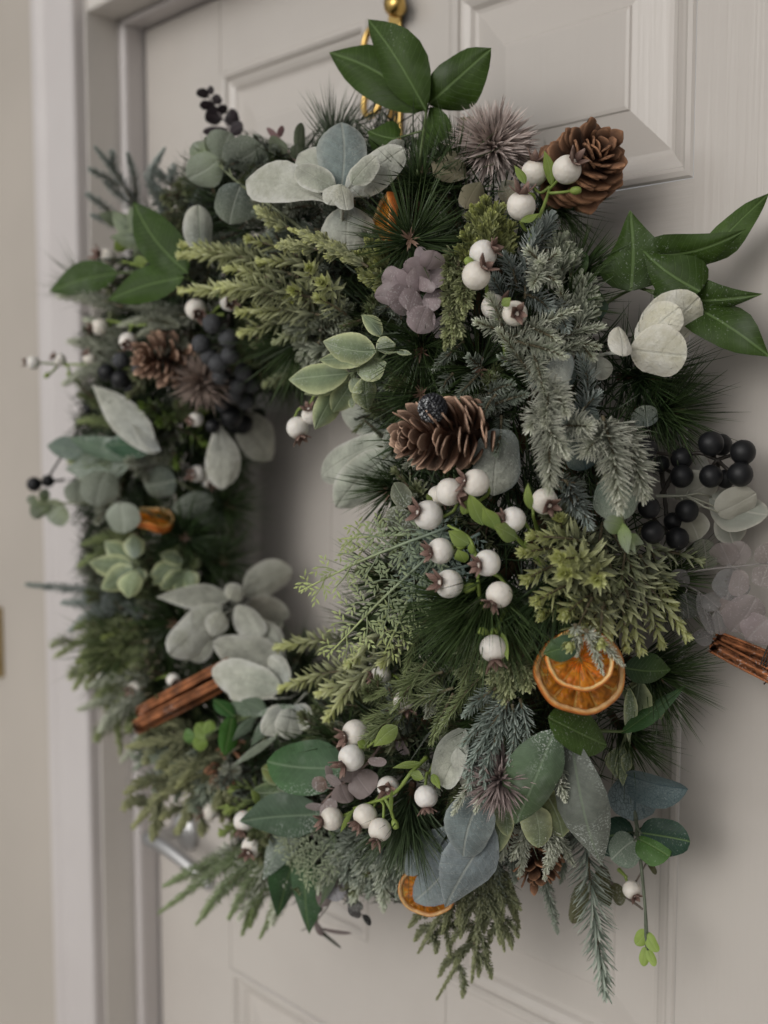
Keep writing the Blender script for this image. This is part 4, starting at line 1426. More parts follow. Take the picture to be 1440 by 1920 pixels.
felt('felted_leaf_sprig', 'pointed white felted leaf slanting down beside the dark berries on the left', [(330, 880, -.02), (285, 850, .0)],
     [(292, 850, 172, 722, 66, dict(s='lance', roll=-15, o=(.02, .03), cb=(.40, .42, .40))), (302, 846, 250, 796, 26, dict(s='lance', o=(.024, .02), roll=30, cb=(.42, .45, .45)))])
felt('felted_leaf_sprig', 'two white felted leaves hanging under the frosted black berries', [(430, 760, -.02), (425, 785, .0)],
     [(405, 786, 416, 918, 68, dict(s='spoon', roll=8, o=(.03, .03), cb=(.42, .43, .40))), (452, 780, 510, 862, 72, dict(s='ovate', roll=-20, o=(.01, .01), cb=(.42, .42, .37)))])
felt('felted_leaf_sprig', 'smooth blue-grey leaves hanging over the lower dried orange slice', [(940, 1470, -.01), (905, 1520, .01)],
     [(905, 1490, 868, 1606, 94, dict(s='ellip', roll=8, o=(.036, .036), cb=(.16, .20, .20))), (925, 1550, 834, 1702, 98, dict(s='lance', roll=-10, o=(.028, .03), cb=(.22, .26, .28), ce=(.27, .31, .32))),
      (870, 1575, 776, 1690, 82, dict(s='ellip', roll=16, o=(.014, .014), cb=(.17, .20, .22), ce=(.21, .24, .26))), (850, 1545, 760, 1640, 50, dict(o=(.004, .0), cb=(.14, .17, .17)))],
     cb=(.17, .21, .21), ct=(.18, .22, .22), ce=(.27, .31, .30))
felt('felted_leaf_sprig', 'curled round felted leaf with a white rim between the lower berries and fir', [(890, 1420, -.01), (868, 1410, .01)],
     [(872, 1368, 828, 1474, 62, dict(s='strap', roll=18, o=(.030, .036), cup=.4, cb=(.24, .26, .22))), (858, 1402, 868, 1478, 34, dict(s='lance', roll=48, o=(.036, .036), cb=(.42, .43, .38)))], ce=(.50, .52, .46))
felt('felted_leaf_sprig', 'broad grey leaf showing behind the pale pine cone', [(960, 830, -.01), (935, 850, .0)],
     [(940, 805, 925, 930, 92, dict(s='strap', roll=-10, o=(.016, .012), cb=(.20, .23, .22), ce=(.22, .25, .24))), (1062, 660, 1025, 740, 50, dict(s='strap', roll=10, o=(.012, .012), cb=(.22, .25, .24), ce=(.24, .27, .26))), (1100, 690, 1150, 690, 44, dict(o=(.0, .0), s='ellip', cb=(.2, .23, .21)))])
felt('felted_leaf_sprig', 'grey felted leaf flecked with silver glitter standing over the yellow-tipped sprigs', [(400, 500, .0), (385, 470, .02)],
     [(378, 478, 372, 384, 56, dict(s='ellip', roll=22, o=(.03, .03), mat=M_frosty, cb=(.22, .25, .23)))])
leafsprig('silk_flower', 'translucent ivory silk petals under the black berries at the right edge', 'silk flower', 'silk petals',
          [(1230, 930, -.01), (1290, 930, .01)],
          [(1270, 935, 1345, 900, 70, dict(s='ovate', roll=30, o=(.005, .0), cb=(.42, .42, .36))), (1345, 962, 1418, 925, 58, dict(s='strap', roll=30, o=(.006, .0))), (1330, 930, 1440, 965, 80, dict(s='ovate', roll=-16, o=(-.004, -.004), cb=(.36, .38, .33))),
           (1285, 965, 1310, 1012, 62, dict(s='round', roll=10, o=(.006, .006), cb=(.48, .47, .38))), (1365, 960, 1376, 1022, 60, dict(s='ovate', o=(-.01, -.01), cb=(.30, .31, .27))), (1295, 880, 1330, 880, 60, dict(s='ovate', o=(-.006, -.006), cb=(.38, .38, .35)))],
          M_silk, 'ovate', (.50, .49, .42), part='petal', ce=(.56, .55, .48), off=.0, scol=(.3, .3, .24))

# ================================================================== eucalyptus with round veined leaves
EG = 'eucalyptus sprigs'
EUC = dict(group=EG, cat='eucalyptus sprig', mat=M_euc, shape='round', cb=(.24, .28, .225), ct=(.28, .32, .25), scol=(.16, .18, .10), roll=20, cup=-.1, edge_pow=7)


def euc(label, stem, leaves, **kw):
    k = dict(EUC)
    k.update(kw)
    leafsprig('eucalyptus_sprig', label, k.pop('cat'), k.pop('group'), stem, leaves, k.pop('mat'), k.pop('shape'), **k)


euc('round veined eucalyptus leaves on a long stem with a lime green tip at upper left', [(600, 455, .0), (520, 395, .02), (450, 345, .03), (385, 285, .035)],
    [(410, 300, 352, 335, 66, dict(cb=(.33, .39, .27), o=(.034, .034))), (415, 300, 432, 248, 78, dict(cb=(.30, .35, .26), o=(.03, .024))), (428, 308, 492, 272, 78, dict(cb=(.25, .285, .24), o=(.026, .02), roll=35)),
     (452, 345, 430, 420, 78, dict(cb=(.13, .165, .15), o=(.034, .03))), (390, 288, 362, 268, 40, dict(cb=(.29, .37, .18), o=(.042, .04))), (385, 290, 360, 300, 34, dict(cb=(.30, .37, .20), o=(.044, .046))), (392, 290, 398, 262, 30, dict(cb=(.36, .42, .26), roll=50, o=(.044, .04)))])
euc('pale veined round eucalyptus leaves reaching out past the left edge of the wreath', [(330, 980, .0), (240, 950, .02), (150, 944, .03), (70, 942, .04)],
    [(180, 950, 200, 884, 70, dict(cb=(.34, .37, .31), o=(.052, .05), roll=10)), (150, 944, 152, 900, 56, dict(cb=(.42, .46, .37), o=(.056, .06))), (225, 942, 232, 1000, 62, dict(cb=(.38, .42, .35), roll=15, o=(.05, .05))),
     (120, 946, 90, 975, 56, dict(cb=(.36, .42, .25), roll=40, o=(.04, .04))), (90, 945, 60, 970, 34, dict(cb=(.25, .32, .14), o=(.04, .04))), (85, 940, 84, 916, 20, dict(cb=(.16, .24, .06), o=(.04, .04), roll=30)), (70, 942, 50, 935, 18, dict(cb=(.26, .33, .16), o=(.04, .04)))])
euc('two round netted leaves and a lime tip under the big frosted fir tips', [(1095, 780, -.01), (1130, 880, .005), (1160, 950, .03), (1178, 1010, .045)],
    [(1150, 895, 1160, 978, 84, dict(cb=(.15, .205, .165), o=(.018, .022))), (1085, 755, 1092, 830, 80, dict(cb=(.07, .105, .10), o=(.0, .0), mat=M_skel)), (1170, 990, 1132, 978, 36, dict(mat=M_small, cb=(.22, .32, .08), o=(.05, .055), s='ovate')),
     (1166, 980, 1178, 1040, 26, dict(mat=M_small, cb=(.24, .34, .09), o=(.05, .06), s='lance')), (1174, 1008, 1208, 1020, 22, dict(mat=M_small, cb=(.22, .32, .08), o=(.05, .05), s='lance')), (1170, 1005, 1192, 1038, 16, dict(mat=M_small, cb=(.26, .35, .10), o=(.055, .06), s='lance'))])
euc('dark netted round leaf hidden behind the middle frosted fir twigs', [(1000, 700, -.01), (1030, 690, .0)],
    [(1035, 735, 1035, 640, 96, dict(cb=(.05, .08, .08), mat=M_skel, o=(.006, .002))), (1100, 880, 1075, 820, 76, dict(cb=(.05, .08, .08), mat=M_skel, o=(.0, .0))), (1215, 800, 1205, 760, 50, dict(cb=(.14, .18, .17), o=(.0, .0)))])
euc('dusky blue round leaves blurred in the hollow above the dark pine tuft at left', [(440, 960, -.02), (400, 945, .0)],
    [(420, 945, 360, 960, 70, dict(cb=(.06, .085, .09), o=(.0, .0))), (400, 935, 320, 955, 50, dict(cb=(.22, .26, .22), s='acute', o=(.01, .015))), (330, 900, 270, 910, 60, dict(cb=(.08, .11, .09), o=(.0, .0)))])
leafsprig('dusky_sprig', 'dark burgundy round-leaved sprig rising against the door at upper left', 'leaf sprig', 'dusky burgundy sprigs',
          [(450, 300, -.03), (432, 245, -.02), (405, 205, -.02), (386, 172, -.02)],
          [(425, 235, 440, 205, 26), (428, 245, 380, 248, 20), (430, 250, 455, 232, 24), (418, 222, 384, 216, 34), (415, 215, 420, 196, 20), (404, 200, 374, 196, 18), (402, 195, 410, 178, 20), (392, 180, 368, 172, 18), (390, 176, 398, 162, 14)],
          M_dusk, 'ellip', (.030, .022, .026), off=-.02, scol=(.14, .12, .12), sr=.0008)
leafsprig('dusky_sprig', 'small olive and mauve sprig in front of the upper left door panel', 'leaf sprig', 'dusky burgundy sprigs',
          [(570, 320, -.02), (545, 290, -.02), (520, 255, -.02)],
          [(540, 285, 505, 258, 26), (560, 290, 566, 230, 22), (525, 262, 500, 240, 12, dict(cb=(.18, .10, .10))), (522, 258, 530, 236, 12, dict(cb=(.18, .10, .10))), (558, 300, 556, 270, 26, dict(cb=(.06, .075, .04)))],
          M_dusk, 'ellip', (.10, .12, .07), off=-.02, scol=(.2, .13, .12), sr=.0007)
leafsprig('dusky_sprig', 'blurred mauve and brown leaves trailing under the bottom of the wreath', 'leaf sprig', 'dusky burgundy sprigs',
          [(640, 1600, .0), (625, 1680, .0), (590, 1730, .0), (565, 1745, .0)],
          [(620, 1650, 635, 1690, 40, dict(cb=(.24, .23, .25), roll=30)), (625, 1660, 600, 1700, 34), (650, 1680, 680, 1705, 22, dict(cb=(.06, .055, .05))), (660, 1690, 672, 1722, 22, dict(cb=(.05, .045, .045))), (605, 1700, 575, 1712, 16), (590, 1728, 605, 1755, 12), (680, 1715, 695, 1735, 12, dict(cb=(.03, .03, .03))), (590, 1735, 640, 1778, 7, dict(cb=(.10, .10, .08))), (600, 1740, 660, 1750, 7)],
          M_dusk, 'ellip', (.15, .115, .11), off=.0, scol=(.14, .12, .10), sr=.0007)
leafsprig('olive_leaf_sprig', 'olive brown leaves and thin stalk drooping behind the frosted fir tail', 'leaf sprig', GG,
          [(1120, 1600, -.02), (1150, 1660, -.02), (1205, 1705, -.02)],
          [(1130, 1620, 1140, 1700, 34), (1095, 1650, 1074, 1732, 34), (1150, 1655, 1165, 1698, 26), (1190, 1560, 1270, 1550, 16), (1215, 1610, 1230, 1640, 12)],
          M_dusk, 'ellip', (.075, .075, .03), off=-.02, scol=(.10, .08, .06))

# ================================================================== lilac and clear petals
leafsprig('lilac_petal_cluster', 'cluster of glittered lilac papery petals under the orange slice near the top', 'dried flower', 'lilac petal clusters',
          [(790, 640, -.01), (785, 560, .015), (790, 490, .02)],
          [(770, 545, 715, 520, 60, dict(o=(.036, .044))), (775, 555, 730, 575, 62, dict(o=(.04, .05))), (770, 540, 745, 510, 56), (765, 560, 702, 556, 44, dict(o=(.036, .045))), (780, 545, 768, 585, 50, dict(o=(.044, .052))), (790, 545, 780, 500, 44, dict(roll=40)),
           (795, 520, 790, 546, 40, dict(roll=52, o=(.04, .036))), (790, 510, 758, 492, 36), (795, 500, 785, 462, 26, dict(o=(.03, .03))), (800, 505, 815, 470, 46), (800, 515, 836, 520, 50, dict(o=(.02, .02))), (796, 560, 808, 586, 48), (800, 575, 782, 625, 54, dict(s='round', o=(.04, .042))), (785, 600, 816, 606, 44),
           (790, 580, 770, 600, 40), (805, 545, 822, 570, 44, dict(o=(.02, .02))), (815, 600, 835, 625, 46, dict(o=(.01, .01)))],
          M_petal, 'round', (.36, .29, .30), (.44, .36, .37), part='petal', off=.032, roll=38, scol=(.2, .15, .14), petiole=False)
leafsprig('lilac_petal_cluster', 'brownish lilac glittered leaves in front of the lower white berries', 'dried flower', 'lilac petal clusters',
          [(720, 1390, .0), (680, 1440, .03), (630, 1480, .04), (600, 1510, .04)],
          [(660, 1468, 662, 1442, 50, dict(o=(.045, .045))), (665, 1450, 694, 1490, 60, dict(o=(.04, .04))), (640, 1470, 655, 1505, 40, dict(o=(.05, .05))), (620, 1462, 612, 1435, 14), (612, 1465, 585, 1475, 30, dict(cb=(.26, .16, .12))), (612, 1510, 618, 1520, 38), (610, 1515, 572, 1512, 14), (640, 1475, 610, 1455, 18), (630, 1500, 600, 1525, 26), (690, 1425, 725, 1430, 18), (735, 1395, 750, 1380, 70, dict(o=(.0, .0), cb=(.10, .085, .09)))],
          M_petal, 'round', (.27, .22, .21), (.32, .26, .25), off=.045, roll=35, scol=(.22, .16, .14), sr=.0009)
leafsprig('clear_petal_sprig', 'translucent pinkish film leaves on thin stems beside the cinnamon at the right edge', 'leaf sprig', 'lilac petal clusters',
          [(1255, 1078, -.004), (1320, 1068, .0), (1385, 1062, .0), (1445, 1055, .0)],
          [(1370, 1062, 1350, 1018, 50), (1372, 1058, 1398, 1018, 44), (1440, 1055, 1428, 1022, 40), (1375, 1066, 1362, 1125, 68, dict(cb=(.20, .20, .20))), (1385, 1066, 1382, 1118, 40), (1325, 1070, 1318, 1010, 44, dict(cb=(.2, .22, .16))), (1440, 1060, 1425, 1100, 48)],
          M_film, 'ellip', (.34, .29, .28), off=.0, roll=25, scol=(.26, .24, .23), sr=.0007)
leafsprig('clear_petal_sprig', 'grey translucent film leaves fanned above the end of the cinnamon stick', 'leaf sprig', 'lilac petal clusters',
          [(1250, 1085, -.004), (1310, 1110, .0), (1345, 1145, .004)],
          [(1320, 1115, 1348, 1140, 40), (1310, 1110, 1336, 1190, 22), (1345, 1145, 1352, 1190, 30), (1350, 1150, 1386, 1120, 34, dict(cb=(.34, .28, .27))), (1290, 1100, 1262, 1070, 30), (1285, 1110, 1292, 1160, 46, dict(cb=(.14, .15, .13))), (1335, 1190, 1302, 1200, 32), (1350, 1180, 1410, 1140, 18), (1370, 1185, 1418, 1120, 70, dict(cb=(.32, .27, .27))), (1400, 1200, 1440, 1160, 70, dict(cb=(.34, .28, .29)))],
          M_film, 'ellip', (.25, .24, .235), off=.004, roll=25, scol=(.26, .24, .23), sr=.0007)

# ================================================================== pale-edged green leaves
VG = 'pale-edged green leaf sprigs'
VARI = dict(edge_pow=3, group=VG, cat='leaf sprig', mat=M_vari, shape='acute', cb=(.125, .175, .095), ct=(.19, .235, .13), ce=(.56, .60, .33), scol=(.2, .24, .13), roll=25, cup=-.16)


def vari(label, stem, leaves, **kw):
    k = dict(VARI)
    k.update(kw)
    leafsprig('variegated_leaf_sprig', label, k.pop('cat'), k.pop('group'), stem, leaves, k.pop('mat'), k.pop('shape'), **k)


vari('frosted green leaves with pale yellow edges overhanging the wreath hole from above', [(740, 700, .0), (700, 668, .03), (662, 700, .045)],
     [(705, 660, 605, 640, 62, dict(o=(.034, .04))), (700, 668, 598, 675, 41, dict(o=(.03, .03))), (655, 700, 541, 712, 59, dict(o=(.05, .06))), (655, 705, 570, 740, 36, dict(o=(.046, .05))), (650, 712, 590, 806, 51, dict(o=(.05, .055), roll=-10)), (662, 715, 622, 775, 46, dict(o=(.04, .04))),
      (685, 705, 690, 770, 46, dict(o=(.034, .034), cb=(.10, .135, .06))), (655, 695, 682, 658, 25, dict(o=(.056, .066), cb=(.33, .38, .28))), (660, 708, 676, 738, 34, dict(o=(.056, .066), cb=(.30, .35, .25))), (670, 700, 725, 680, 46, dict(o=(.05, .052), cb=(.27, .32, .21))),
      (705, 655, 742, 645, 36, dict(o=(.04, .04), cb=(.30, .35, .26))), (715, 630, 678, 590, 31, dict(o=(.024, .03), cb=(.07, .10, .07))), (660, 735, 660, 766, 16, dict(o=(.056, .06), cb=(.28, .33, .24))), (742, 660, 772, 664, 11, dict(o=(.036, .036)))])
vari('blurred pale-edged leaves near the left dried orange slice', [(290, 1080, -.01), (255, 1040, .02)],
     [(248, 1060, 166, 1054, 44, dict(o=(.03, .03))), (250, 1066, 188, 1105, 50, dict(o=(.034, .04))), (254, 1070, 240, 1122, 46, dict(o=(.04, .05), cb=(.3, .36, .2))), (262, 1065, 264, 1095, 30), (250, 1050, 196, 1015, 44, dict(o=(.02, .02))), (252, 1048, 250, 1000, 40, dict(o=(.03, .03), cb=(.18, .23, .2)))], off=.03)
vari('dim pale-edged leaves under the dark pine tuft on the left side', [(375, 1080, -.02), (345, 1062, .0)],
     [(340, 1062, 280, 1080, 36), (345, 1070, 300, 1105, 36), (348, 1070, 332, 1112, 34), (352, 1070, 362, 1105, 40), (345, 1055, 300, 1040, 30), (340, 1066, 285, 1096, 30)], off=.012, cb=(.09, .13, .06))
vari('narrow striped leaves hanging to the right of the large orange slice', [(1165, 1290, -.01), (1185, 1330, .0)],
     [(1200, 1275, 1180, 1368, 56, dict(cb=(.12, .15, .09))), (1215, 1280, 1240, 1350, 46), (1180, 1290, 1178, 1392, 26), (1165, 1400, 1155, 1460, 44), (1170, 1400, 1168, 1475, 28), (1180, 1410, 1172, 1450, 24)], off=.004, shape='lance')
vari('pale green bracts hanging around the lower mauve thistle', [(945, 1490, -.005), (940, 1530, .012)],
     [(950, 1515, 930, 1600, 44, dict(cb=(.14, .175, .11))), (940, 1500, 952, 1568, 40), (1020, 1480, 1055, 1570, 66, dict(cb=(.13, .145, .05), o=(.012, .014))), (1000, 1510, 1010, 1590, 60, dict(cb=(.19, .21, .13)))], off=.02, shape='ovate')
vari('dull green leaf pair flecked with frost left of the white berry cluster', [(790, 960, .0), (765, 958, .015)],
     [(765, 950, 738, 905, 40), (768, 960, 728, 992, 52), (765, 965, 752, 1000, 50), (775, 955, 790, 1010, 14)], off=.026, cb=(.10, .115, .075), ct=(.12, .13, .09), ce=(.24, .25, .18), shape='ovate')
vari('leafy grey-green tips blurred behind the upper left green leaves', [(300, 480, -.02), (260, 440, -.01), (220, 410, -.01)],
     [(260, 440, 210, 395, 40), (265, 440, 245, 385, 34), (270, 445, 205, 445, 36), (280, 450, 250, 490, 30), (230, 420, 185, 400, 26), (290, 460, 285, 400, 26)], off=-.006, cb=(.13, .16, .12), ce=(.2, .24, .14), shape='lance')

# ================================================================== white berries
BG = 'white berry sprays'


def wb(label, stem, items, **kw):
    return berries('white_berry_spray', label, 'berry spray', BG, stem, items, **kw)


wb('three white berries with star crowns in front of the round brown pine cone', [(985, 480, .0), (1000, 435, .02), (1020, 385, .032), (1032, 350, .036)],
   [(1002, 324, 25, .05, -.9, .45, .042), (1063, 318, 27, .45, -.45, .7, .046), (977, 386, 27, .05, -.85, .5, .044)], buds=[(1080, 357, 10)],
   leaves=[(1034, 348, 1020, 282, 22, dict(roll=-20)), (985, 345, 964, 310, 16), (975, 415, 1012, 400, 14), (1005, 375, 985, 360, 10)])
wb('pair of white berries whose brown crowns face right, above the frosted fir', [(930, 600, .0), (915, 560, .02), (912, 525, .03)],
   [(906, 476, 26, .8, -.35, .5, .034), (893, 517, 27, .55, -.55, .6, .046)], buds=[(880, 492, 11)])
wb('half hidden white berries among frosted fir twigs with one crown facing out', [(950, 680, -.01), (945, 640, .005), (940, 600, .015)],
   [(965, 588, 24, .1, .15, 1, .026), (926, 575, 24, .5, .0, .6, .014)], leaves=[(940, 572, 958, 558, 18)])
wb('four white berries in a row below the pale pine cone', [(1010, 1050, .0), (950, 990, .02), (900, 950, .03), (860, 930, .034)],
   [(892, 905, 26, -.85, -.1, .3, .046), (843, 922, 26, .6, .25, .4, .05), (803, 966, 28, -.75, -.2, .45, .054), (822, 930, 20, .4, .2, .3, .034)],
   leaves=[(905, 985, 880, 925, 34, dict(cb=(.13, .19, .05))), (935, 995, 905, 950, 30, dict(cb=(.13, .2, .05))), (868, 965, 878, 935, 22), (815, 955, 800, 925, 14)])
wb('single white berry whose crown faces left, under the row of four', [(1020, 1060, .0), (985, 1020, .015)],
   [(962, 974, 24, -.85, -.1, .35, .034)], leaves=[(970, 1010, 925, 985, 34, dict(cb=(.14, .20, .05)))])
wb('white berry tucked under a drooping frosted fir tip', [(1010, 1000, -.005), (1000, 970, .01)],
   [(1021, 940, 25, .3, .35, .8, .022)], leaves=[(995, 955, 990, 905, 18)])
wb('five white berries on green stalks in the middle of the lower right of the wreath', [(930, 1180, .0), (900, 1120, .03), (895, 1060, .036), (880, 1010, .038), (840, 985, .04)],
   [(826, 1033, 25, -.8, .05, .45, .05), (914, 1056, 25, -.75, .1, .6, .05), (842, 1095, 27, -.7, -.15, .55, .056), (936, 1115, 25, -.55, .65, .4, .05)],
   buds=[(866, 1020, 12), (880, 1103, 12)], leaves=[(880, 1020, 840, 995, 30, dict(cb=(.15, .21, .06))), (872, 1055, 858, 1030, 26), (885, 1040, 882, 1018, 12)])
wb('white berry hanging crown down over the dark pine needles', [(955, 1130, .01), (938, 1165, .03), (932, 1190, .036)],
   [(925, 1216, 26, .1, .85, .35, .046)], buds=[(905, 1184, 10)], leaves=[(940, 1185, 952, 1240, 14)])
wb('two white berries stacked above the brownish lilac leaves', [(760, 1340, .0), (725, 1370, .025), (690, 1400, .035)],
   [(666, 1374, 25, -.7, .2, .4, .036), (659, 1421, 25, -.7, .5, .5, .05)], leaves=[(745, 1362, 700, 1400, 34, dict(cb=(.15, .2, .06))), (685, 1400, 670, 1390, 18)])
wb('four white berries in a cluster at the lower middle with stubs of green stalk', [(800, 1420, .0), (770, 1450, .025), (735, 1490, .035), (665, 1515, .04)],
   [(622, 1535, 22, -.85, .1, .4, .05), (685, 1530, 23, -.65, .6, .4, .05), (712, 1556, 22, -.3, .75, .5, .052), (728, 1476, 21, -.1, .0, 1, .02)], buds=[(741, 1546, 9)],
   leaves=[(662, 1518, 638, 1562, 10), (735, 1480, 734, 1535, 8), (790, 1430, 735, 1440, 14), (770, 1450, 795, 1460, 20)])
wb('white berry hanging crown down beside the curled round felted leaf', [(815, 1430, .0), (805, 1450, .015)],
   [(799, 1494, 22, .05, .9, .3, .03)], leaves=[(810, 1450, 825, 1480, 16)])
wb('two white berries half buried under green fir above the lower berry pair', [(770, 1270, -.01), (745, 1290, .005)],
   [(714, 1266, 20, -.9, .1, .3, .012), (757, 1316, 20, .3, .7, .3, .008)])
wb('two white berries hanging in the wreath hole under the pale-edged leaves', [(600, 720, 0, .165), (578, 765, 0, .172)],
   [(558, 802, 21, .3, .85, .3, .178), (583, 778, 18, -.2, -.5, .5, .172)], buds=[])
wb('white berry touching the top of the frosted black berries', [(420, 590, .0), (395, 590, .01)], [(367, 580, 20, .3, .4, .5, .024), (430, 566, 18, .2, .2, .6, .01)])
wb('two blurred white berries above the pine cone on the left side', [(300, 600, -.01), (260, 610, .01), (200, 600, .02)],
   [(240, 640, 17, .1, .3, .5, .03), (187, 613, 16, -.8, .1, .3, .03)])
wb('blurred row of small white berries poking out past the left edge of the wreath', [(240, 690, .0), (170, 684, .02), (110, 684, .03)],
   [(62, 680, 13, -1, 0, .2, .04), (112, 674, 12, -.6, -.3, .4, .036), (168, 672, 12, -.3, -.5, .4, .03)], buds=[(88, 704, 6), (130, 702, 6)])
wb('blurred white berry with yellow-green leaves behind the leftmost dark green leaf', [(270, 500, .0), (230, 490, .01)],
   [(200, 485, 19, -.6, -.2, .5, .012)], leaves=[(215, 470, 240, 455, 24), (250, 490, 280, 490, 20)])
wb('small white berry left of the drooping white felted leaves', [(390, 770, -.01), (380, 775, .0)], [(368, 786, 14, -.5, .2, .5, .012)])
wb('blurred white berries in the hollow below the drooping white felted leaves', [(410, 880, -.02), (390, 880, -.01)], [(370, 888, 16, -.3, .1, .6, .0), (392, 902, 14, .3, .3, .5, .0)])
wb('blurred white berry on the outer left side with its crown facing the wall', [(240, 1260, -.01), (215, 1268, .0)], [(193, 1272, 14, -1, .0, .2, .01)])
wb('three faint white berries in the shade behind the cinnamon sticks', [(320, 1260, -.02), (290, 1275, -.01)], [(255, 1288, 15, -.3, .2, .6, .0), (325, 1275, 13, .3, .2, .6, .0)])
wb('two white berries hanging under the narrow frosted leaf at lower left', [(500, 1500, -.01), (480, 1530, .0)], [(458, 1540, 20, -.2, .8, .4, .01), (473, 1588, 20, -.3, .3, .8, .014)],
   leaves=[(485, 1510, 470, 1480, 16), (495, 1560, 505, 1545, 16)])
wb('blurred white berry against the door at the far lower left', [(430, 1510, -.03), (410, 1515, -.02)], [(393, 1520, 18, -.8, .1, .5, -.02)])
wb('white berry hidden behind the hanging frosted fir tail at the bottom', [(1160, 1630, -.02), (1175, 1645, -.015)], [(1184, 1668, 17, .2, .4, .5, -.012)])

# ================================================================== dark berries
KG = 'dark berry clusters'
berries('black_berry_cluster', 'smooth black berries with silver glitter at the right edge of the wreath', 'berry cluster', KG, [(1240, 930, -.01), (1262, 890, .0), (1300, 850, .004), (1345, 862, .004)],
        [(1333, 832, 24, 0, 0, 1, .014), (1352, 834, 21, 0, 0, 1, -.004), (1393, 848, 24, 0, 0, 1, .006), (1388, 889, 24, 0, 0, 1, .010), (1333, 893, 22, 0, 0, 1, .012), (1360, 898, 18, 0, 0, 1, -.006), (1278, 893, 22, 0, 0, 1, .016), (1278, 860, 21, 0, 0, 1, .008),
         (1212, 842, 21, 0, 0, 1, .012), (1240, 870, 16, 0, 0, 1, .0)], black=True, sr=.0016)
berries('black_berry_cluster', 'glittered black berries hanging below the ivory silk petal at the right', 'berry cluster', KG, [(1240, 880, -.012), (1248, 950, .0), (1250, 1000, .004)],
        [(1288, 958, 22, 0, 0, 1, .016), (1217, 952, 21, 0, 0, 1, .014), (1224, 998, 22, 0, 0, 1, .016), (1270, 1010, 22, 0, 0, 1, .018), (1262, 978, 18, 0, 0, 1, .004)], black=True, sr=.0016)
berries('black_berry_cluster', 'frosted blue-black berries in a long cluster over the mauve thistle at left', 'berry cluster', KG, [(430, 590, .0), (425, 660, .01), (440, 740, .01), (450, 790, .01)],
        [(398, 607, 19, 0, 0, 1, .04), (377, 645, 18, 0, 0, 1, .036), (409, 682, 19, 0, 0, 1, .044), (428, 634, 19, 0, 0, 1, .036), (414, 706, 17, 0, 0, 1, .034), (456, 697, 17, 0, 0, 1, .03), (438, 740, 17, 0, 0, 1, .034), (461, 752, 17, 0, 0, 1, .036), (418, 760, 15, 0, 0, 1, .02), (392, 668, 17, 0, 0, 1, .038), (432, 665, 18, 0, 0, 1, .036), (445, 722, 17, 0, 0, 1, .036), (470, 722, 16, 0, 0, 1, .03)],
        black='frost', sr=.0014)
berries('black_berry_cluster', 'dark matt berries hanging lowest over the white felted leaves in the hole', 'berry cluster', KG, [(470, 720, -.005), (460, 770, .005)],
        [(434, 782, 21, 0, 0, 1, .034), (456, 795, 19, 0, 0, 1, .026), (399, 799, 14, 0, 0, 1, .034), (484, 779, 15, 0, 0, 1, .02), (502, 722, 17, 0, 0, 1, .012), (440, 800, 14, 0, 0, 1, .014)], black=True, sr=.0014)
berries('black_berry_cluster', 'blurred black berries beside the pine cone on the far left', 'berry cluster', KG, [(270, 720, -.01), (235, 700, .0)],
        [(200, 698, 17, 0, 0, 1, .022), (226, 676, 16, 0, 0, 1, .018), (226, 712, 18, 0, 0, 1, .024), (262, 692, 16, 0, 0, 1, .01), (246, 728, 15, 0, 0, 1, .012)], black='mix')
berries('black_berry_cluster', 'lone blurred dark berries at the extreme left of the wreath', 'berry cluster', KG, [(120, 900, .0), (85, 904, .01)], [(64, 908, 14, 0, 0, 1, .02), (90, 902, 12, 0, 0, 1, .01), (166, 766, 10, 0, 0, 1, .0)], black=True)
T = thing('seed_head', 'round knobbly black seed head resting on top of the pale pine cone', 'seed head', surf(811, 765, .062), 'dark berry clusters')
root = np.array(T.location)
R_ = 28 * mpp(root)
mb = MB()
sphere(mb, R_ * .86, (.02, .02, .022), 16, 10, 0, 0)
mb.v[-1] = mb.v[-1] + root
mb.build('core', M_black, T, root)
mb = MB()
for k in range(150):
    z = 1 - 2 * (k + .5) / 150
    a = k * 2.39996
    d = np.array([math.cos(a) * math.sqrt(1 - z * z), math.sin(a) * math.sqrt(1 - z * z), z])
    s = MB()
    sphere(s, R_ * .135, (.03, .03, .034), 7, 5, 0, 0)
    mb.add(s.v[0] + root + d * R_ * .90, (.03, .03, .034), tris=s.t[0], quads=s.q[0])
mb.build('drupelets', M_blackf, T, root, kind='stuff')

# ================================================================== cones
CG = 'pine cones'
cone('pine_cone', 'round glossy brown pine cone against the door at the top right', 'pine cone', CG, (1098, 308, .010), imgdir(.34, -.30, .88), .046, .0305, 78, 'b', -20, 58, .70)
cone('pine_cone', 'open pine cone with pale scale tips in the middle of the right side', 'pine cone', CG, (828, 815, .040), imgdir(-.90, .12, .34), .066, .028, 76, 'p', 4, 56, .60)
cone('pine_cone', 'blurred brown pine cone behind the frosted black berries at left', 'pine cone', CG, (310, 672, .010), imgdir(-.5, .1, .8), .066, .029, 70, 'p', 0, 58, .40)
cone('pine_cone', 'small dark pine cone blurred behind the lime leaf tip', 'pine cone', CG, (432, 1438, -.022), imgdir(-.4, .3, .8), .046, .021, 44, 'b', -10, 60, .55)
cone('pine_cone', 'reddish brown pine cone half hidden under the lower mauve thistle', 'pine cone', CG, (1000, 1590, -.016), imgdir(.1, .8, .5), .050, .025, 52, 'b', -10, 60, .6)
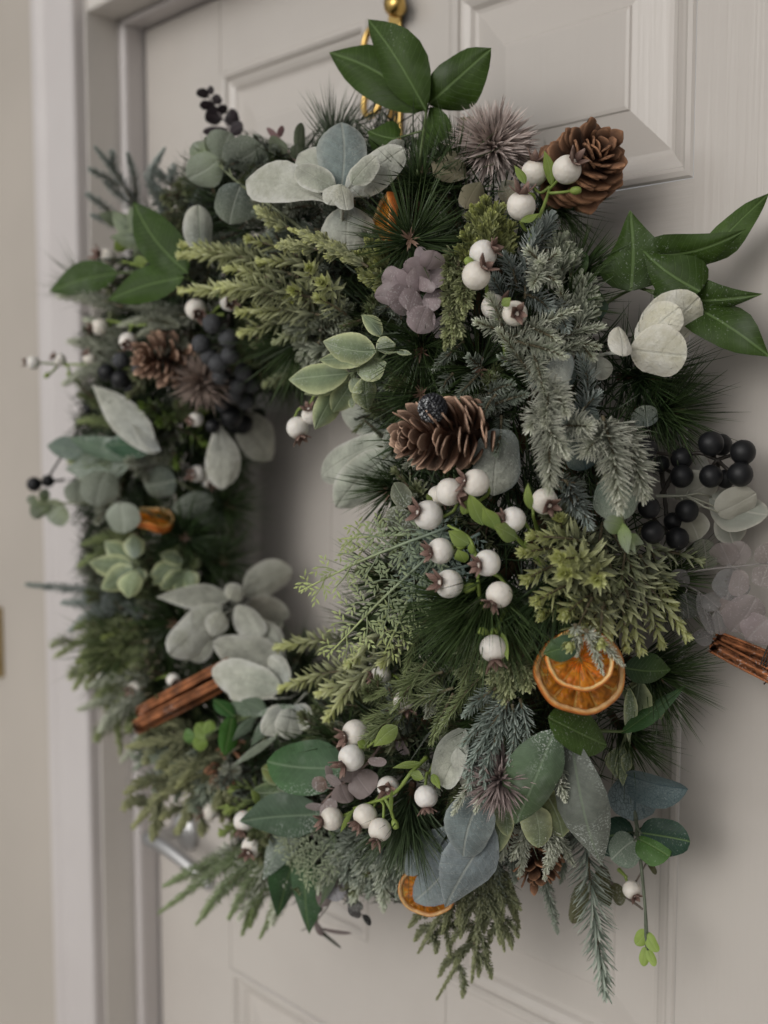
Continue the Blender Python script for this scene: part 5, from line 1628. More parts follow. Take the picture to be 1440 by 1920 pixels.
# ================================================================== thistles
HG = 'thistle heads'
thistle('thistle_head', 'large spiky mauve thistle head beside the round brown pine cone', 'thistle', HG, (926, 258, .040), imgdir(.02, -.62, .78), .0325, 620,
        leaves=[(870, 290, 812, 330, 66), (900, 340, 872, 392, 50), (960, 290, 995, 300, 40), (885, 255, 862, 220, 44), (940, 340, 965, 380, 44, dict(cb=(.12, .12, .10)))])
thistle('thistle_head', 'blurred mauve thistle head left of the frosted black berries', 'thistle', HG, (377, 715, .03), imgdir(-.25, .05, .95), .030, 210, ((.17, .125, .10), (.38, .30, .26)))
thistle('thistle_head', 'dark mauve thistle head beside the big frosted green leaf', 'thistle', HG, (938, 1466, .040), imgdir(-.1, .1, .9), .026, 330, ((.12, .09, .085), (.42, .34, .32)))
# ================================================================== dried oranges
OG = 'dried orange slices'
orange('dried_orange_slice', 'large dried orange slice at lower right behind a smaller slice', 'orange slice', OG, (1087, 1259, .026), imgdir(.02, -.30, .95), 84 * mpp(surf(1085, 1270, .03)), .0042)
orange('dried_orange_slice', 'smaller bright dried orange slice lying on the large one', 'orange slice', OG, (1088, 1236, .044), imgdir(-.05, -.30, .95), 62 * mpp(surf(1085, 1245, .04)), .0034, 1.25)
orange('dried_orange_slice', 'dried orange slice half covered by smooth blue-grey leaves at the bottom', 'orange slice', OG, (802, 1668, .014), imgdir(-.30, .12, .93), 53 * mpp(surf(800, 1670, .01)), .0045)
orange('dried_orange_slice', 'edge of a dried orange slice behind the dark pine tuft near the top', 'orange slice', OG, (722, 415, -.004), imgdir(-.93, -.1, .34), 56 * mpp(surf(728, 420, .02)), .0045)
orange('dried_orange_slice', 'blurred dried orange slice seen edge-on at the left of the hole', 'orange slice', OG, (283, 974, .012), imgdir(.22, -.90, .34), 44 * mpp(surf(283, 974, .02)), .005, 1.3)
cinnamon('cinnamon_bundle', 'two cinnamon sticks lying side by side below the white felted leaves', 'cinnamon sticks', 'bundles of cinnamon', [(256, 1364, 440, 1270, .040, .040), (262, 1338, 430, 1246, .032, .032)], .0088)
cinnamon('cinnamon_bundle', 'wire-tied cinnamon sticks sticking out over the door at the right edge', 'cinnamon sticks', 'bundles of cinnamon', [(1338, 1212, 1475, 1285, .004, .0), (1345, 1196, 1480, 1250, -.004, -.008)], .0062, (.68, 3, .0105))

# ================================================================== frosted fir
FG = 'frosted fir sprigs'


def fir(kind, label, twigs, **kw):
    sprig(kind, 'fir_sprig', label, 'fir sprig', FG, twigs, **kw)


fir('fir_pale', 'pale frosted fir sprig forking below the half hidden white berries', [(1010, 720, 935, 620, .01, .03), (950, 640, 1080, 580, .02, .04), (965, 640, 1058, 668, .022, .04), (960, 630, 894, 604, .02, .034), (945, 625, 918, 555, .02, .034), (990, 610, 1050, 640, .02, .034), (1000, 660, 1020, 735, .02, .034)])
fir('fir_pale', 'frosted fir twigs reaching right towards the ivory felted leaves', [(1010, 650, 1130, 612, .006, .02), (1040, 640, 1120, 650, .004, .016), (1060, 600, 1050, 545, .006, .02), (1080, 640, 1110, 670, .0, .012), (1010, 690, 1090, 640, .0, .010)])
fir('fir_big', 'thick pale frosted fir tips hanging in the middle of the right side', [(1010, 700, 1022, 790, .02, .044), (1015, 760, 1060, 850, .026, .05), (1020, 790, 1030, 915, .026, .05), (1055, 800, 1100, 800, .02, .04), (1040, 760, 995, 800, .02, .036), (1035, 720, 1060, 770, .02, .04)], scale=.78)
fir('fir_big', 'widest frosted fir tip hanging over a round netted eucalyptus leaf', [(1130, 780, 1160, 945, .026, .056), (1160, 820, 1205, 925, .02, .046), (1135, 800, 1100, 845, .02, .036), (1150, 790, 1195, 850, .02, .03)], scale=1.0)
fir('fir_blue', 'bluish fir tips standing up beside the white berries below the round brown pine cone', [(985, 560, 1010, 420, .006, .026), (970, 540, 945, 480, .004, .02), (1000, 470, 1035, 405, .006, .02), (960, 570, 925, 520, .0, .016), (1020, 560, 1062, 615, .01, .026), (985, 550, 1030, 580, .014, .028)], scale=.9)
fir('fir_pale', 'star-shaped pale fir tip facing outwards above the frosted forks', [(1020, 520, 1010, 492, -.01, .04), (1015, 500, 990, 470, .02, .034), (1015, 500, 1045, 475, .02, .034), (1012, 505, 1000, 535, .02, .034), (1015, 505, 1045, 530, .02, .03)], scale=1.05)
fir('cedar_grey', 'pale cedar tips standing behind the bluish fir near the ivy', [(1050, 540, 1062, 440, .004, .014), (1055, 530, 1040, 440, .0, .01), (1085, 620, 1115, 545, .006, .012), (1080, 600, 1090, 510, .0, .008), (1070, 520, 1076, 470, .0, .008)], scale=1.3, side=(6, .35, 36))
fir('fir_blue', 'upright bluish fir twig in the gap by the ivory felted leaves', [(1095, 780, 1090, 672, .0, .014), (1080, 790, 1120, 740, -.005, .01)], scale=.9)
fir('fir_blue', 'dull blue fir tip curling down under the thick frosted tips', [(1060, 900, 1105, 985, .012, .024), (1060, 920, 1085, 960, .01, .02)], scale=.95)
fir('fir_dusk', 'small grey fir twigs between the lilac petals and the pale pine cone', [(870, 640, 815, 690, .0, .016), (850, 640, 835, 600, .0, .016), (900, 700, 860, 740, .0, .016), (905, 690, 880, 670, .004, .02), (915, 740, 960, 720, .0, .018), (920, 760, 985, 740, .006, .022), (940, 780, 930, 850, .006, .02), (930, 740, 905, 780, .01, .024), (850, 700, 830, 730, .0, .012), (985, 690, 940, 670, .006, .02)])
fir('fir_dusk', 'drooping dusky blue fir fingers left of the dark mauve thistle', [(960, 1300, 868, 1395, .025, .042), (955, 1310, 872, 1450, .028, .046), (950, 1320, 912, 1430, .028, .044), (960, 1320, 955, 1430, .026, .040), (975, 1310, 990, 1420, .022, .034), (930, 1290, 872, 1340, .026, .042), (900, 1380, 880, 1480, .032, .046), (930, 1380, 910, 1500, .034, .046)], scale=1.1, tint=(1.25, 1.3, 1.4))
fir('fir_pale', 'frosted fir fingers hanging among the lower felted leaves', [(905, 1430, 850, 1525, .036, .05), (920, 1450, 892, 1520, .036, .048), (1050, 1440, 1085, 1525, .036, .044), (1030, 1440, 1060, 1500, .036, .046), (1010, 1540, 1020, 1650, .02, .024), (990, 1560, 960, 1610, .016, .022), (1040, 1560, 1075, 1620, .012, .02)], scale=.75)
fir('fir_blue', 'long frosted fir tail hanging lowest against the door at the bottom right', [(1095, 1520, 1135, 1860, .0, .0)], scale=1.65, curve=.02, tint=(1.1, 1.1, 1.0))
fir('fir_dusk', 'short dark fir tips hanging behind the reddish pine cone', [(1010, 1590, 1045, 1745, -.01, -.015), (1060, 1560, 1052, 1650, -.005, -.01), (1035, 1590, 1025, 1665, -.01, -.01), (1090, 1560, 1050, 1600, .0, .0), (960, 1590, 965, 1650, .0, .0), (930, 1590, 945, 1690, .0, .0)], scale=1.1)
fir('strand', 'twiggy frosted cedar spray hanging lowest at the middle of the wreath', [(900, 1600, 820, 1872, .0, .0), (910, 1610, 885, 1840, .0, .0), (920, 1620, 945, 1780, .0, .0), (880, 1630, 785, 1785, .0, .004)], side=(9, .42, 34), curve=.05)
fir('fir_green', 'dark green fir sprig over the half buried white berries', [(850, 1290, 650, 1370, .01, .03), (800, 1240, 740, 1330, .01, .026), (830, 1260, 690, 1310, .01, .03), (760, 1330, 680, 1400, .02, .03)], scale=1.15)
fir('fir_green', 'frosted green fir twigs under the pine tuft left of the large orange slice', [(910, 1190, 860, 1320, .01, .02), (940, 1230, 820, 1375, .01, .022), (970, 1260, 990, 1215, .005, .016), (850, 1300, 810, 1390, .01, .02), (800, 1160, 760, 1260, .0, .01)], scale=.9)
fir('fir_pale', 'two small frosted fir tips lying over the orange slices', [(1100, 1180, 1130, 1262, .056, .056), (1095, 1180, 1168, 1248, .056, .058), (1078, 1170, 1082, 1228, .056, .056)], scale=.6)
fir('fir_pale', 'pale grey fir sprig pointing left under the dark green leaves at upper left', [(370, 600, 180, 572, .0, .02), (350, 590, 225, 610, .0, .016), (330, 585, 260, 630, .0, .014), (230, 575, 110, 555, .01, .02), (280, 600, 330, 610, .01, .02)], scale=1.05)
fir('fir_blue', 'forked blurred fir twigs standing up at the far upper left', [(260, 400, 180, 278, -.02, -.02), (225, 350, 170, 318, -.02, -.02), (215, 320, 210, 285, -.02, -.02), (255, 395, 240, 290, -.02, -.02), (250, 390, 200, 345, -.02, -.02), (220, 410, 165, 365, -.01, -.01), (240, 430, 175, 405, -.01, -.01)], scale=.72)
fir('fir_blue', 'three upright blurred fir tips in front of the door edge at upper left', [(330, 420, 307, 280, -.03, -.03), (320, 350, 325, 312, -.03, -.03), (315, 345, 290, 320, -.03, -.03), (300, 430, 283, 335, -.03, -.03), (350, 420, 372, 360, -.02, -.02)], scale=.68)
fir('fir_blue', 'blurred grey fir tip pointing at the wall halfway down the left side', [(280, 1160, 55, 1096, .0, .02), (230, 1140, 120, 1130, .0, .01), (220, 1130, 135, 1180, .0, .01)], scale=1.0)
fir('fir_green', 'blurred green fir branches drooping at the lower left side', [(250, 1160, 105, 1230, .0, .0), (260, 1180, 140, 1290, .0, .0), (280, 1200, 200, 1330, .0, .0), (300, 1230, 225, 1410, -.01, -.01), (330, 1300, 260, 1390, -.01, -.01)], side=(4, .4, 40), scale=1.1, tint=(1.35, 1.3, 1.35))
fir('strand', 'feathery olive fir branch blurred across the door edge at lower left', [(450, 1400, 250, 1550, -.01, -.02), (430, 1420, 300, 1460, -.01, -.02), (440, 1430, 330, 1560, -.01, -.02), (420, 1380, 240, 1400, -.01, -.01)], side=(6, .42, 40), scale=1.9, tint=(1.35, 1.3, 1.3))
fir('fir_green', 'white-flecked fir branch hanging blurred at the bottom left of the wreath', [(540, 1560, 300, 1710, -.01, -.01), (500, 1600, 370, 1730, -.01, -.01), (520, 1600, 430, 1720, -.01, -.01), (480, 1590, 310, 1660, -.02, -.02)], scale=1.0, tint=(1.1, 1.15, 1.3))
fir('grass_fir', 'green pine-like twigs hanging straight down at the bottom left', [(520, 1620, 490, 1755, -.01, -.01), (500, 1630, 455, 1750, -.01, -.01), (510, 1650, 470, 1735, -.01, -.01)], scale=.6)
fir('fir_pale', 'frosted fir twig end at the left of the hole below the white felted leaf', [(340, 870, 170, 855, .0, .006), (330, 850, 240, 870, .004, .006), (300, 860, 150, 900, .0, .0)], scale=1.0)
fir('fir_dusk', 'dark bluish fir twigs behind the yellow-tipped sprigs under the top rosette', [(560, 440, 480, 400, -.01, .006), (600, 430, 500, 440, -.01, .006), (560, 400, 520, 380, -.01, .0), (650, 440, 560, 470, -.01, .006)], scale=1.4)
fir('fir_dusk', 'dark fir twigs hanging at the bottom behind the lower berries', [(700, 1560, 640, 1650, -.005, .0), (720, 1580, 690, 1680, -.005, .0), (740, 1580, 745, 1680, -.005, .0), (680, 1560, 610, 1610, -.005, .0)], scale=1.3, side=(5, .4, 40))

# ================================================================== yellow-tipped leafy sprigs
RG = 'yellow-tipped leafy sprigs'


def ros(label, twigs, kind='rosette', **kw):
    sprig(kind, 'leafy_sprig', label, 'leafy sprig', RG, twigs, **kw)


ros('mass of frosted yellow-green tips pointing left at the upper left of the wreath',
    [(560, 520, 345, 460, .01, .042), (540, 500, 340, 478, .012, .044), (590, 570, 342, 545, .014, .05), (600, 560, 410, 540, .02, .054), (560, 540, 430, 505, .02, .05), (600, 590, 450, 585, .02, .046), (560, 480, 470, 450, .006, .034), (560, 600, 455, 625, .016, .04), (600, 500, 490, 490, .01, .036)])
ros('yellow-green tip rosettes facing outwards right of the left-pointing mass', [(580, 560, 550, 545, .0, .054), (630, 560, 604, 530, .0, .052), (650, 590, 600, 560, .01, .044), (540, 590, 545, 560, .0, .046), (600, 540, 580, 505, .0, .036)])
ros('thin silvery branching tips below the yellow-green rosettes', [(600, 640, 660, 575, .01, .036), (590, 620, 540, 600, .01, .036), (600, 620, 650, 600, .016, .036), (600, 640, 560, 670, .01, .028), (620, 640, 600, 690, .01, .026), (590, 640, 580, 660, .01, .03)], 'cedar_grey', scale=1.7, side=(5, .45, 46))
ros('yellow-green leafy tips hanging at the right of the white berries', [(1110, 1020, 1000, 1005, .006, .036), (1100, 1030, 985, 1035, .01, .036), (1090, 1050, 990, 1085, .01, .038), (1070, 1020, 1050, 975, .0, .02)])
ros('large open pale green tip rosette facing outwards right of the berries', [(1110, 1060, 1052, 1046, -.01, .056), (1110, 1060, 1120, 1085, .01, .050), (1090, 1080, 1060, 1075, .01, .05)], scale=1.25)
ros('pale green leafy tips pointing down above the large orange slice', [(1110, 1080, 1010, 1125, .01, .046), (1130, 1100, 1062, 1150, .01, .046), (1150, 1110, 1100, 1175, .01, .04), (1120, 1110, 1020, 1150, .006, .036), (1110, 1120, 1070, 1205, .03, .056), (1130, 1130, 1125, 1200, .03, .056)], scale=1.1)
ros('yellow-green leafy tips hanging furthest to the lower right', [(1180, 1060, 1285, 1190, .004, .026), (1180, 1080, 1238, 1205, .008, .030), (1160, 1090, 1175, 1210, .010, .032), (1170, 1090, 1200, 1215, .012, .034), (1200, 1040, 1260, 1130, .0, .02), (1150, 1080, 1140, 1180, .006, .028)])
ros('dull leafy stems packed between the pale rosettes and the black berries', [(1150, 1000, 1200, 1100, .0, .012), (1200, 990, 1240, 1090, .0, .012), (1130, 1010, 1150, 1100, .0, .014), (1230, 1030, 1310, 1050, -.006, .002), (1180, 1000, 1165, 1090, .0, .016), (1210, 1060, 1260, 1090, .0, .01), (1130, 980, 1120, 1060, .0, .02)], 'rosette_dusk')
ros('yellow-green tipped sprigs lying under the lacy cedar fronds', [(690, 1250, 530, 1290, .008, .034), (700, 1230, 645, 1262, .01, .034), (660, 1200, 522, 1214, .006, .026), (730, 1180, 655, 1245, .014, .03), (740, 1220, 615, 1345, .01, .034), (760, 1200, 720, 1240, .012, .03), (700, 1270, 600, 1300, .01, .03)])
ros('dark leafy twigs in the shade above the wreath hole', [(560, 700, 470, 680, -.01, .01), (600, 680, 500, 720, -.01, .01), (620, 600, 520, 640, -.01, .01)], 'rosette_dusk')
ros('mossy bright green leafy clump blurred at the inner left side', [(330, 780, 300, 790, -.02, .012), (310, 820, 330, 870, -.01, .01), (330, 800, 380, 830, -.01, .008), (300, 770, 270, 760, -.01, .01), (340, 760, 370, 790, -.02, .0)], 'rosette', tint=(.3, .42, .2))
ros('yellow-green tips blurred on the outer left below the pale fir tip', [(280, 1200, 150, 1240, .0, .01), (290, 1220, 170, 1260, .0, .01), (280, 1180, 200, 1195, .0, .012), (300, 1240, 220, 1265, .0, .01)], 'rosette', tint=(.55, .62, .45))
ros('yellow-green leafy tips blurred at lower left above the hanging berries', [(500, 1500, 430, 1520, -.01, .0), (490, 1480, 440, 1480, -.01, .0), (470, 1540, 420, 1560, -.02, -.01), (520, 1530, 480, 1600, -.01, .0)], 'rosette', tint=(.5, .6, .4))

# ================================================================== cedar
DG = 'cedar sprays'
frond('cedar_frond', 'flat lacy cedar fronds fading from blue-grey to yellow-green over the hole', 'cedar spray', DG,
      [(850, 985, 560, 1110, .016, .040, 58), (840, 1010, 612, 1232, .022, .046, 66), (830, 1020, 722, 1222, .018, .036, 56), (850, 1000, 640, 1010, .008, .03, 46)])
frond('cedar_frond', 'blue-grey lacy cedar behind the five white berries', 'cedar spray', DG, [(880, 1080, 780, 1000, .0, .014, 60), (880, 1060, 760, 1090, .004, .02, 56), (900, 1000, 790, 1060, .0, .016, 50)], (.16, .215, .195), (.24, .30, .24))
frond('cedar_frond', 'blurred grey-green lacy cedar spray at the bottom of the wreath', 'cedar spray', DG, [(610, 1540, 540, 1600, -.002, .006, 60), (640, 1560, 570, 1640, -.004, .0, 50)], (.15, .18, .12), (.28, .32, .20))


def ced(kind, label, twigs, **kw):
    sprig(kind, 'cedar_sprig', label, 'cedar spray', DG, twigs, **kw)


ced('cedar_yellow', 'bushy yellow-green cedar tuft under the large mauve thistle', [(920, 500, 905, 375, .0, .026), (915, 490, 885, 390, .0, .022), (925, 490, 930, 385, .0, .024), (910, 500, 870, 440, .0, .018), (930, 490, 955, 420, .0, .018), (900, 510, 860, 470, .0, .014), (920, 500, 918, 400, .006, .03)], side=(8, .3, 28), scale=1.25)
ced('cedar_grey', 'knotted green cedar strand hanging beside the lilac petals', [(860, 490, 850, 640, .012, .03), (870, 500, 868, 580, .012, .03), (850, 560, 835, 650, .02, .03), (860, 470, 842, 520, .01, .024)], side=(7, .28, 36), scale=1.2, tint=(1.1, 1.1, .8))
ced('cedar_grey', 'pale green cedar tips hanging left of the large orange slice', [(960, 1230, 945, 1320, .016, .030), (970, 1240, 990, 1290, .016, .03), (955, 1240, 925, 1300, .014, .026), (1000, 1250, 1000, 1270, .01, .02), (940, 1210, 905, 1260, .01, .02)], side=(6, .4, 34), scale=1.3, tint=(1.25, 1.25, .95))
ced('cedar_yellow', 'thin jagged cedar strip crossing above the yellow-green rosettes', [(690, 500, 545, 430, .03, .046), (600, 468, 520, 462, .036, .046), (660, 480, 590, 450, .034, .044), (545, 430, 480, 390, .03, .03)], side=(6, .16, 22), scale=1.25, tint=(1.4, 1.35, 1.7))
ced('cedar_yellow', 'fresh green cedar tips tucked beside the dark pine tuft near the top', [(720, 520, 690, 455, .01, .026), (700, 520, 670, 480, .01, .026), (730, 510, 710, 460, .01, .026), (740, 530, 680, 520, .01, .026)], scale=1.5, side=(4, .3, 30))

# ================================================================== long pine tufts
PG = 'dark pine needle tufts'


def pine(label, c, d, **kw):
    tuft('pine_tuft', label, 'pine tuft', PG, c, d, **kw)


pine('dark pine tuft with a reddish bud between the orange edge and lilac petals', (768, 448, .030), imgdir(-.1, .05, .9), n=230, L=.052, spread=100)
pine('dark pine tuft spreading over the door below the ivory felted leaves', (1218, 708, .006), imgdir(.55, .1, .7), n=300, L=.064, spread=88, col=((.022, .046, .016), (.052, .088, .028)))
pine('second dark pine tuft just under the ivory-leaf tuft', (1262, 770, -.004), imgdir(.75, .05, .5), n=240, L=.058, spread=75)
pine('long dark pine needles sweeping down below the white berries', (915, 1125, .012), imgdir(-.25, .85, .4), n=330, L=.085, spread=58, col=((.030, .055, .018), (.085, .13, .045)))
pine('dark pine needles sweeping left from behind the hanging white berry', (890, 1140, .008), imgdir(-.85, .25, .4), n=200, L=.075, spread=40)
pine('dark pine needles fanning down from the pale rosette to the orange slice', (1040, 1110, .006), imgdir(-.4, .75, .4), n=200, L=.066, spread=42, col=((.020, .042, .016), (.06, .10, .04)))
pine('dark pine tuft below the silvery tips at the upper side of the hole', (560, 640, .012), imgdir(-.45, .6, .6), n=230, L=.070, spread=70)
pine('dark pine tuft under the lilac petals', (790, 660, .004), imgdir(.0, .6, .7), n=170, L=.050, spread=75)
pine('dark pine needles behind the pale-edged leaves and pale cone', (790, 740, .0), imgdir(-.1, .2, .9), n=170, L=.050, spread=85)
pine('dark pine needles between the felted hole leaves and the lacy cedar', (730, 920, -.006), imgdir(-.6, .4, .5), n=160, L=.05, spread=70)
pine('dark blurred pine tuft inside the left of the hole', (345, 1010, .004), imgdir(.15, .15, .95), n=230, L=.066, spread=95, col=((.020, .042, .014), (.060, .10, .034)))
pine('blurred green pine tuft low on the left side', (225, 1222, -.004), imgdir(-.2, .1, .9), n=240, L=.075, spread=100, col=((.035, .06, .02), (.075, .115, .035)))
pine('pine tuft at the lower right beside the narrow dark green leaf', (1240, 1270, -.004), imgdir(.75, .4, .4), n=240, L=.062, spread=70)
pine('pine needles pointing down the door below the narrow dark green leaf', (1185, 1395, -.012), imgdir(.5, .75, .3), n=150, L=.05, spread=60)
pine('bright green pine needles at the right edge under the black berries', (1255, 1090, -.012), imgdir(.9, .2, .3), n=180, L=.055, spread=60)
pine('pine needles behind the round brown cone', (1060, 380, -.012), imgdir(.6, -.1, .4), n=160, L=.05, spread=85)
pine('pine needles standing up behind the large mauve thistle', (850, 300, -.012), imgdir(-.1, -.6, .5), n=190, L=.05, spread=80)
pine('bushy pine top holding the three upright green leaves', (790, 330, -.004), imgdir(.0, -.7, .5), n=210, L=.046, spread=80, col=((.026, .05, .018), (.07, .11, .04)))
pine('short frosted pine tuft blurred behind the upright blue-grey leaf', (625, 250, -.035), imgdir(.0, -.9, .2), n=110, L=.05, spread=42, col=((.07, .09, .06), (.13, .16, .11)))
pine('pine needles standing against the door beside the ivy', (1090, 500, -.016), imgdir(.45, -.6, .4), n=140, L=.048, spread=60)
pine('fine pine needles hanging under the lower white berries', (760, 1540, .004), imgdir(-.2, .85, .4), n=240, L=.066, spread=58, col=((.04, .065, .03), (.09, .13, .06)))
pine('dark pine needles in the shade of the yellow-tipped hanging sprigs', (880, 830, -.008), imgdir(.7, .2, .5), n=140, L=.05, spread=85)
pine('long needles trailing at the upper left corner of the wreath', (400, 350, -.035), imgdir(-.2, -.7, .3), n=90, L=.05, spread=60, col=((.07, .09, .06), (.14, .17, .12)))
pine('thin pale needles poking out past the far left leaves', (160, 540, -.01), imgdir(-.8, -.3, .3), n=60, L=.06, spread=35, col=((.12, .14, .09), (.2, .22, .15)))

# ================================================================== dark tufts and pale tips that close up the ring
pine('dark pine needles hanging from the top edge of the wreath hole', (535, 705, .006), imgdir(-.15, .85, .4), n=220, L=.058, spread=62)
pine('dark pine needles behind the lowest dark matt berries', (490, 700, -.004), imgdir(.05, .7, .5), n=170, L=.050, spread=75)
pine('dark pine needles in the shade behind the lacy cedar fronds', (735, 1095, .0), imgdir(-.75, .25, .3), n=230, L=.062, spread=62)
pine('dark pine needles filling the inner edge below the lacy cedar fronds', (700, 1180, -.004), imgdir(-.65, .1, .4), n=200, L=.056, spread=70)
pine('dark pine needles behind the layered soft grey leaves', (560, 1240, -.012), imgdir(-.2, -.5, .6), n=190, L=.052, spread=85)
pine('dark pine tuft in the shade under the fanned white felted leaves', (330, 1170, -.006), imgdir(-.2, .2, .9), n=220, L=.060, spread=95)
pine('dark pine tuft between the seed head and the frosted fir forks', (900, 690, -.006), imgdir(.0, .1, .95), n=190, L=.046, spread=95)
pine('dark pine tuft between the star-shaped fir tip and the ivy', (1070, 570, -.010), imgdir(.3, .0, .9), n=170, L=.046, spread=90)
pine('dark pine tuft behind the drooping dusky fir fingers', (930, 1350, -.008), imgdir(-.1, .4, .8), n=190, L=.050, spread=90)
pine('dark pine tuft behind the broad frosted leaf and lower white berries', (640, 1400, -.012), imgdir(-.2, .1, .9), n=190, L=.052, spread=95)
fir('fir_pale', 'pale fir tips fanning out over the lower outer left of the ring', [(270, 1290, 150, 1330, .0, .012), (280, 1300, 185, 1375, .0, .01), (300, 1330, 230, 1425, .0, .008), (290, 1270, 170, 1285, .0, .014)], scale=1.25)
fir('fir_dusk', 'dusky fir tips poking out between the cinnamon and the door edge', [(330, 1370, 255, 1440, -.004, .004), (350, 1390, 290, 1480, -.006, .0), (370, 1400, 330, 1500, -.006, .0), (390, 1420, 375, 1530, -.006, .0)], scale=1.5, side=(4, .4, 38), tint=(1.3, 1.3, 1.25))
fir('fir_pale', 'frosted fir twigs hanging under the left berries and the narrow frosted leaf', [(470, 1600, 400, 1690, .0, .006), (500, 1610, 450, 1720, .0, .006), (440, 1590, 360, 1650, -.004, .004), (540, 1620, 510, 1730, .0, .004)], scale=1.3)
fir('fir_pale', 'frosted fir tips spreading behind the far left white berries', [(230, 660, 130, 640, .0, .012), (230, 680, 120, 720, .0, .012), (240, 640, 160, 600, .0, .012)], scale=1.15)
fir('fir_green', 'green fir tips between the left felted leaf and the left eucalyptus', [(260, 800, 150, 790, .0, .01), (250, 880, 130, 865, .0, .012), (260, 1000, 160, 1020, .0, .008), (250, 1010, 150, 1060, .0, .008)], scale=1.2, tint=(1.3, 1.3, 1.3))
fir('fir_pale', 'frosted fir tips along the bottom between the hanging leaves and the orange', [(690, 1600, 660, 1690, .0, .006), (720, 1610, 720, 1700, .0, .006), (650, 1590, 600, 1670, .0, .006), (760, 1600, 775, 1690, -.004, .0)], scale=1.25, tint=(.85, .88, .85))
fir('fir_pale', 'frosted fir tips crossing over the reddish brown cone', [(985, 1540, 975, 1640, .01, .018), (1010, 1530, 1035, 1620, .012, .018), (960, 1530, 940, 1610, .01, .016)], scale=.9)
pine('dark pine needles at the inner left edge of the hole beside the round dusky leaves', (425, 950, .006), imgdir(.55, .1, .6), n=200, L=.056, spread=70)
pine('dark pine needles low at the inner left edge of the hole', (415, 1050, .0), imgdir(.5, -.1, .6), n=180, L=.056, spread=75)
pine('dark pine needles below the drooping white felted leaves', (430, 870, .0), imgdir(.45, .3, .6), n=170, L=.050, spread=75)

# ================================================================== small sprigs that fill the gaps
LAND = [(1098, 310, 'the round brown pine cone'), (926, 256, 'the large mauve thistle'), (640, 330, 'the top felted rosette'), (795, 150, 'the three upright green leaves'), (768, 448, 'the top orange edge'),
        (770, 560, 'the lilac petals'), (400, 520, 'the left-pointing yellow-green mass'), (1240, 500, 'the ivy leaves'), (828, 815, 'the pale pine cone'), (1220, 640, 'the ivory felted leaves'),
        (1160, 880, 'the widest frosted fir tip'), (1330, 870, 'the right black berries'), (890, 1050, 'the five white berries'), (1085, 1280, 'the large orange slice'), (1000, 1450, 'the big frosted leaf'),
        (620, 1150, 'the lacy cedar fronds'), (650, 700, 'the pale-edged leaves'), (1060, 1060, 'the pale rosettes'), (680, 1500, 'the lower white berries'), (870, 1600, 'the smooth blue-grey leaves'),
        (1190, 1550, 'the lower round leaves'), (430, 700, 'the frosted black berries'), (310, 672, 'the left pine cone'), (410, 850, 'the drooping white felted leaves'), (150, 940, 'the left eucalyptus'),
        (275, 975, 'the left orange slice'), (440, 1160, 'the fanned white felted leaves'), (340, 1320, 'the cinnamon sticks'), (430, 1440, 'the small dark cone'), (560, 1430, 'the broad frosted leaf'),
        (430, 330, 'the upper eucalyptus'), (120, 1130, 'the left fir tip')]
used = {}


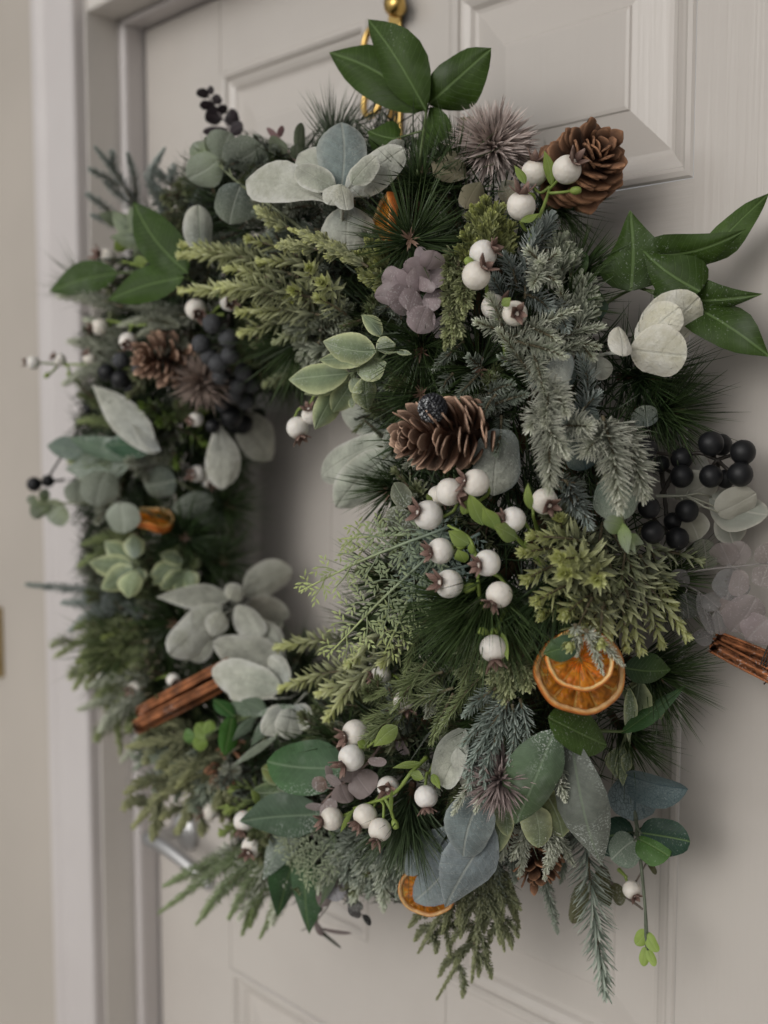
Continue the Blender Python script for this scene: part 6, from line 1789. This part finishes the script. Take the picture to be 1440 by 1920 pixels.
FILL = [('fir_green', 'fir_sprig', 'short green fir tip', 'fir sprig'), ('fir_dusk', 'fir_sprig', 'short dusky fir tip', 'fir sprig'), ('fir_pale', 'fir_sprig', 'short frosted fir tip', 'fir sprig'), ('rosette_dusk', 'leafy_sprig', 'short dull leafy tip', 'leafy sprig'), ('cedar_grey', 'cedar_sprig', 'short grey cedar tip', 'cedar spray')]
made = 0
for k in range(230):
    a = 2 * math.pi * (k * .61803 % 1)
    b = math.radians(rng.uniform(28, 165))
    er = np.array([math.cos(a), 0, math.sin(a)])
    et = np.array([-math.sin(a), 0, math.cos(a)])
    ey = np.array([0, -1.0, 0])
    nrm = unit(er * math.cos(b) / TA + ey * math.sin(b) / TB)
    s0 = TC + er * (TR + TA * .66 * math.cos(b)) + ey * (TB * .66 * math.sin(b))
    d = unit(nrm * .75 + et * rng.normal(.2, .5) + er * rng.normal(.1, .3) + np.array([0, 0, -.15]))
    L = rng.uniform(.038, .058)
    s1 = s0 + d * L
    if s1[1] > -.012 or in_open(np.stack([s1, (s0 + s1) / 2, s1 + d * .012])).any():
        continue
    kind, nm, lb, cat = FILL[int(rng.choice(5, p=[.30, .28, .16, .16, .10]))]
    x, y = photo(s1)
    li = int(np.argmin([math.hypot(x - l[0], y - l[1]) for l in LAND]))
    dx, dy = x - LAND[li][0], y - LAND[li][1]
    rel = ('right of' if dx > 0 else 'left of') if abs(dx) > abs(dy) else ('below' if dy > 0 else 'above')
    if math.hypot(dx, dy) < 45:
        rel = 'close behind'
    lab = '%s filling the gap %s %s' % (lb, rel, LAND[li][2])
    if lab in used:                                  # say between which two things it sits
        order = np.argsort([math.hypot(x - l[0], y - l[1]) for l in LAND])
        for j in order[1:9]:
            alt = '%s in the gap between %s and %s' % (lb, LAND[li][2], LAND[j][2])
            if alt not in used and len(alt.split()) <= 16:
                lab = alt
                break
    used[lab] = used.get(lab, 0) + 1
    K = dict(KIND[kind])
    den = K.pop('den')
    T = thing(nm, lab, cat, s0, 'short filler sprigs')
    mb, smb = MB(), MB()
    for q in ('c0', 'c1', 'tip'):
        K[q] = tuple(.68 * v for v in K[q])  # darker than their kind: shade between the larger sprigs put into the colour
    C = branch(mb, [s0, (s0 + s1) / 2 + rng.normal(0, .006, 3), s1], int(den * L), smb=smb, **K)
    for sgn in (-1, 1):
        i = int(rng.integers(3, 8))
        t = unit(C[i + 1] - C[i])
        sd = unit(np.cross(t, nrm + rng.normal(0, .5, 3))) * sgn
        q = C[i] + unit(t * .8 + sd * .7) * L * rng.uniform(.35, .55)
        if q[1] < -.01:
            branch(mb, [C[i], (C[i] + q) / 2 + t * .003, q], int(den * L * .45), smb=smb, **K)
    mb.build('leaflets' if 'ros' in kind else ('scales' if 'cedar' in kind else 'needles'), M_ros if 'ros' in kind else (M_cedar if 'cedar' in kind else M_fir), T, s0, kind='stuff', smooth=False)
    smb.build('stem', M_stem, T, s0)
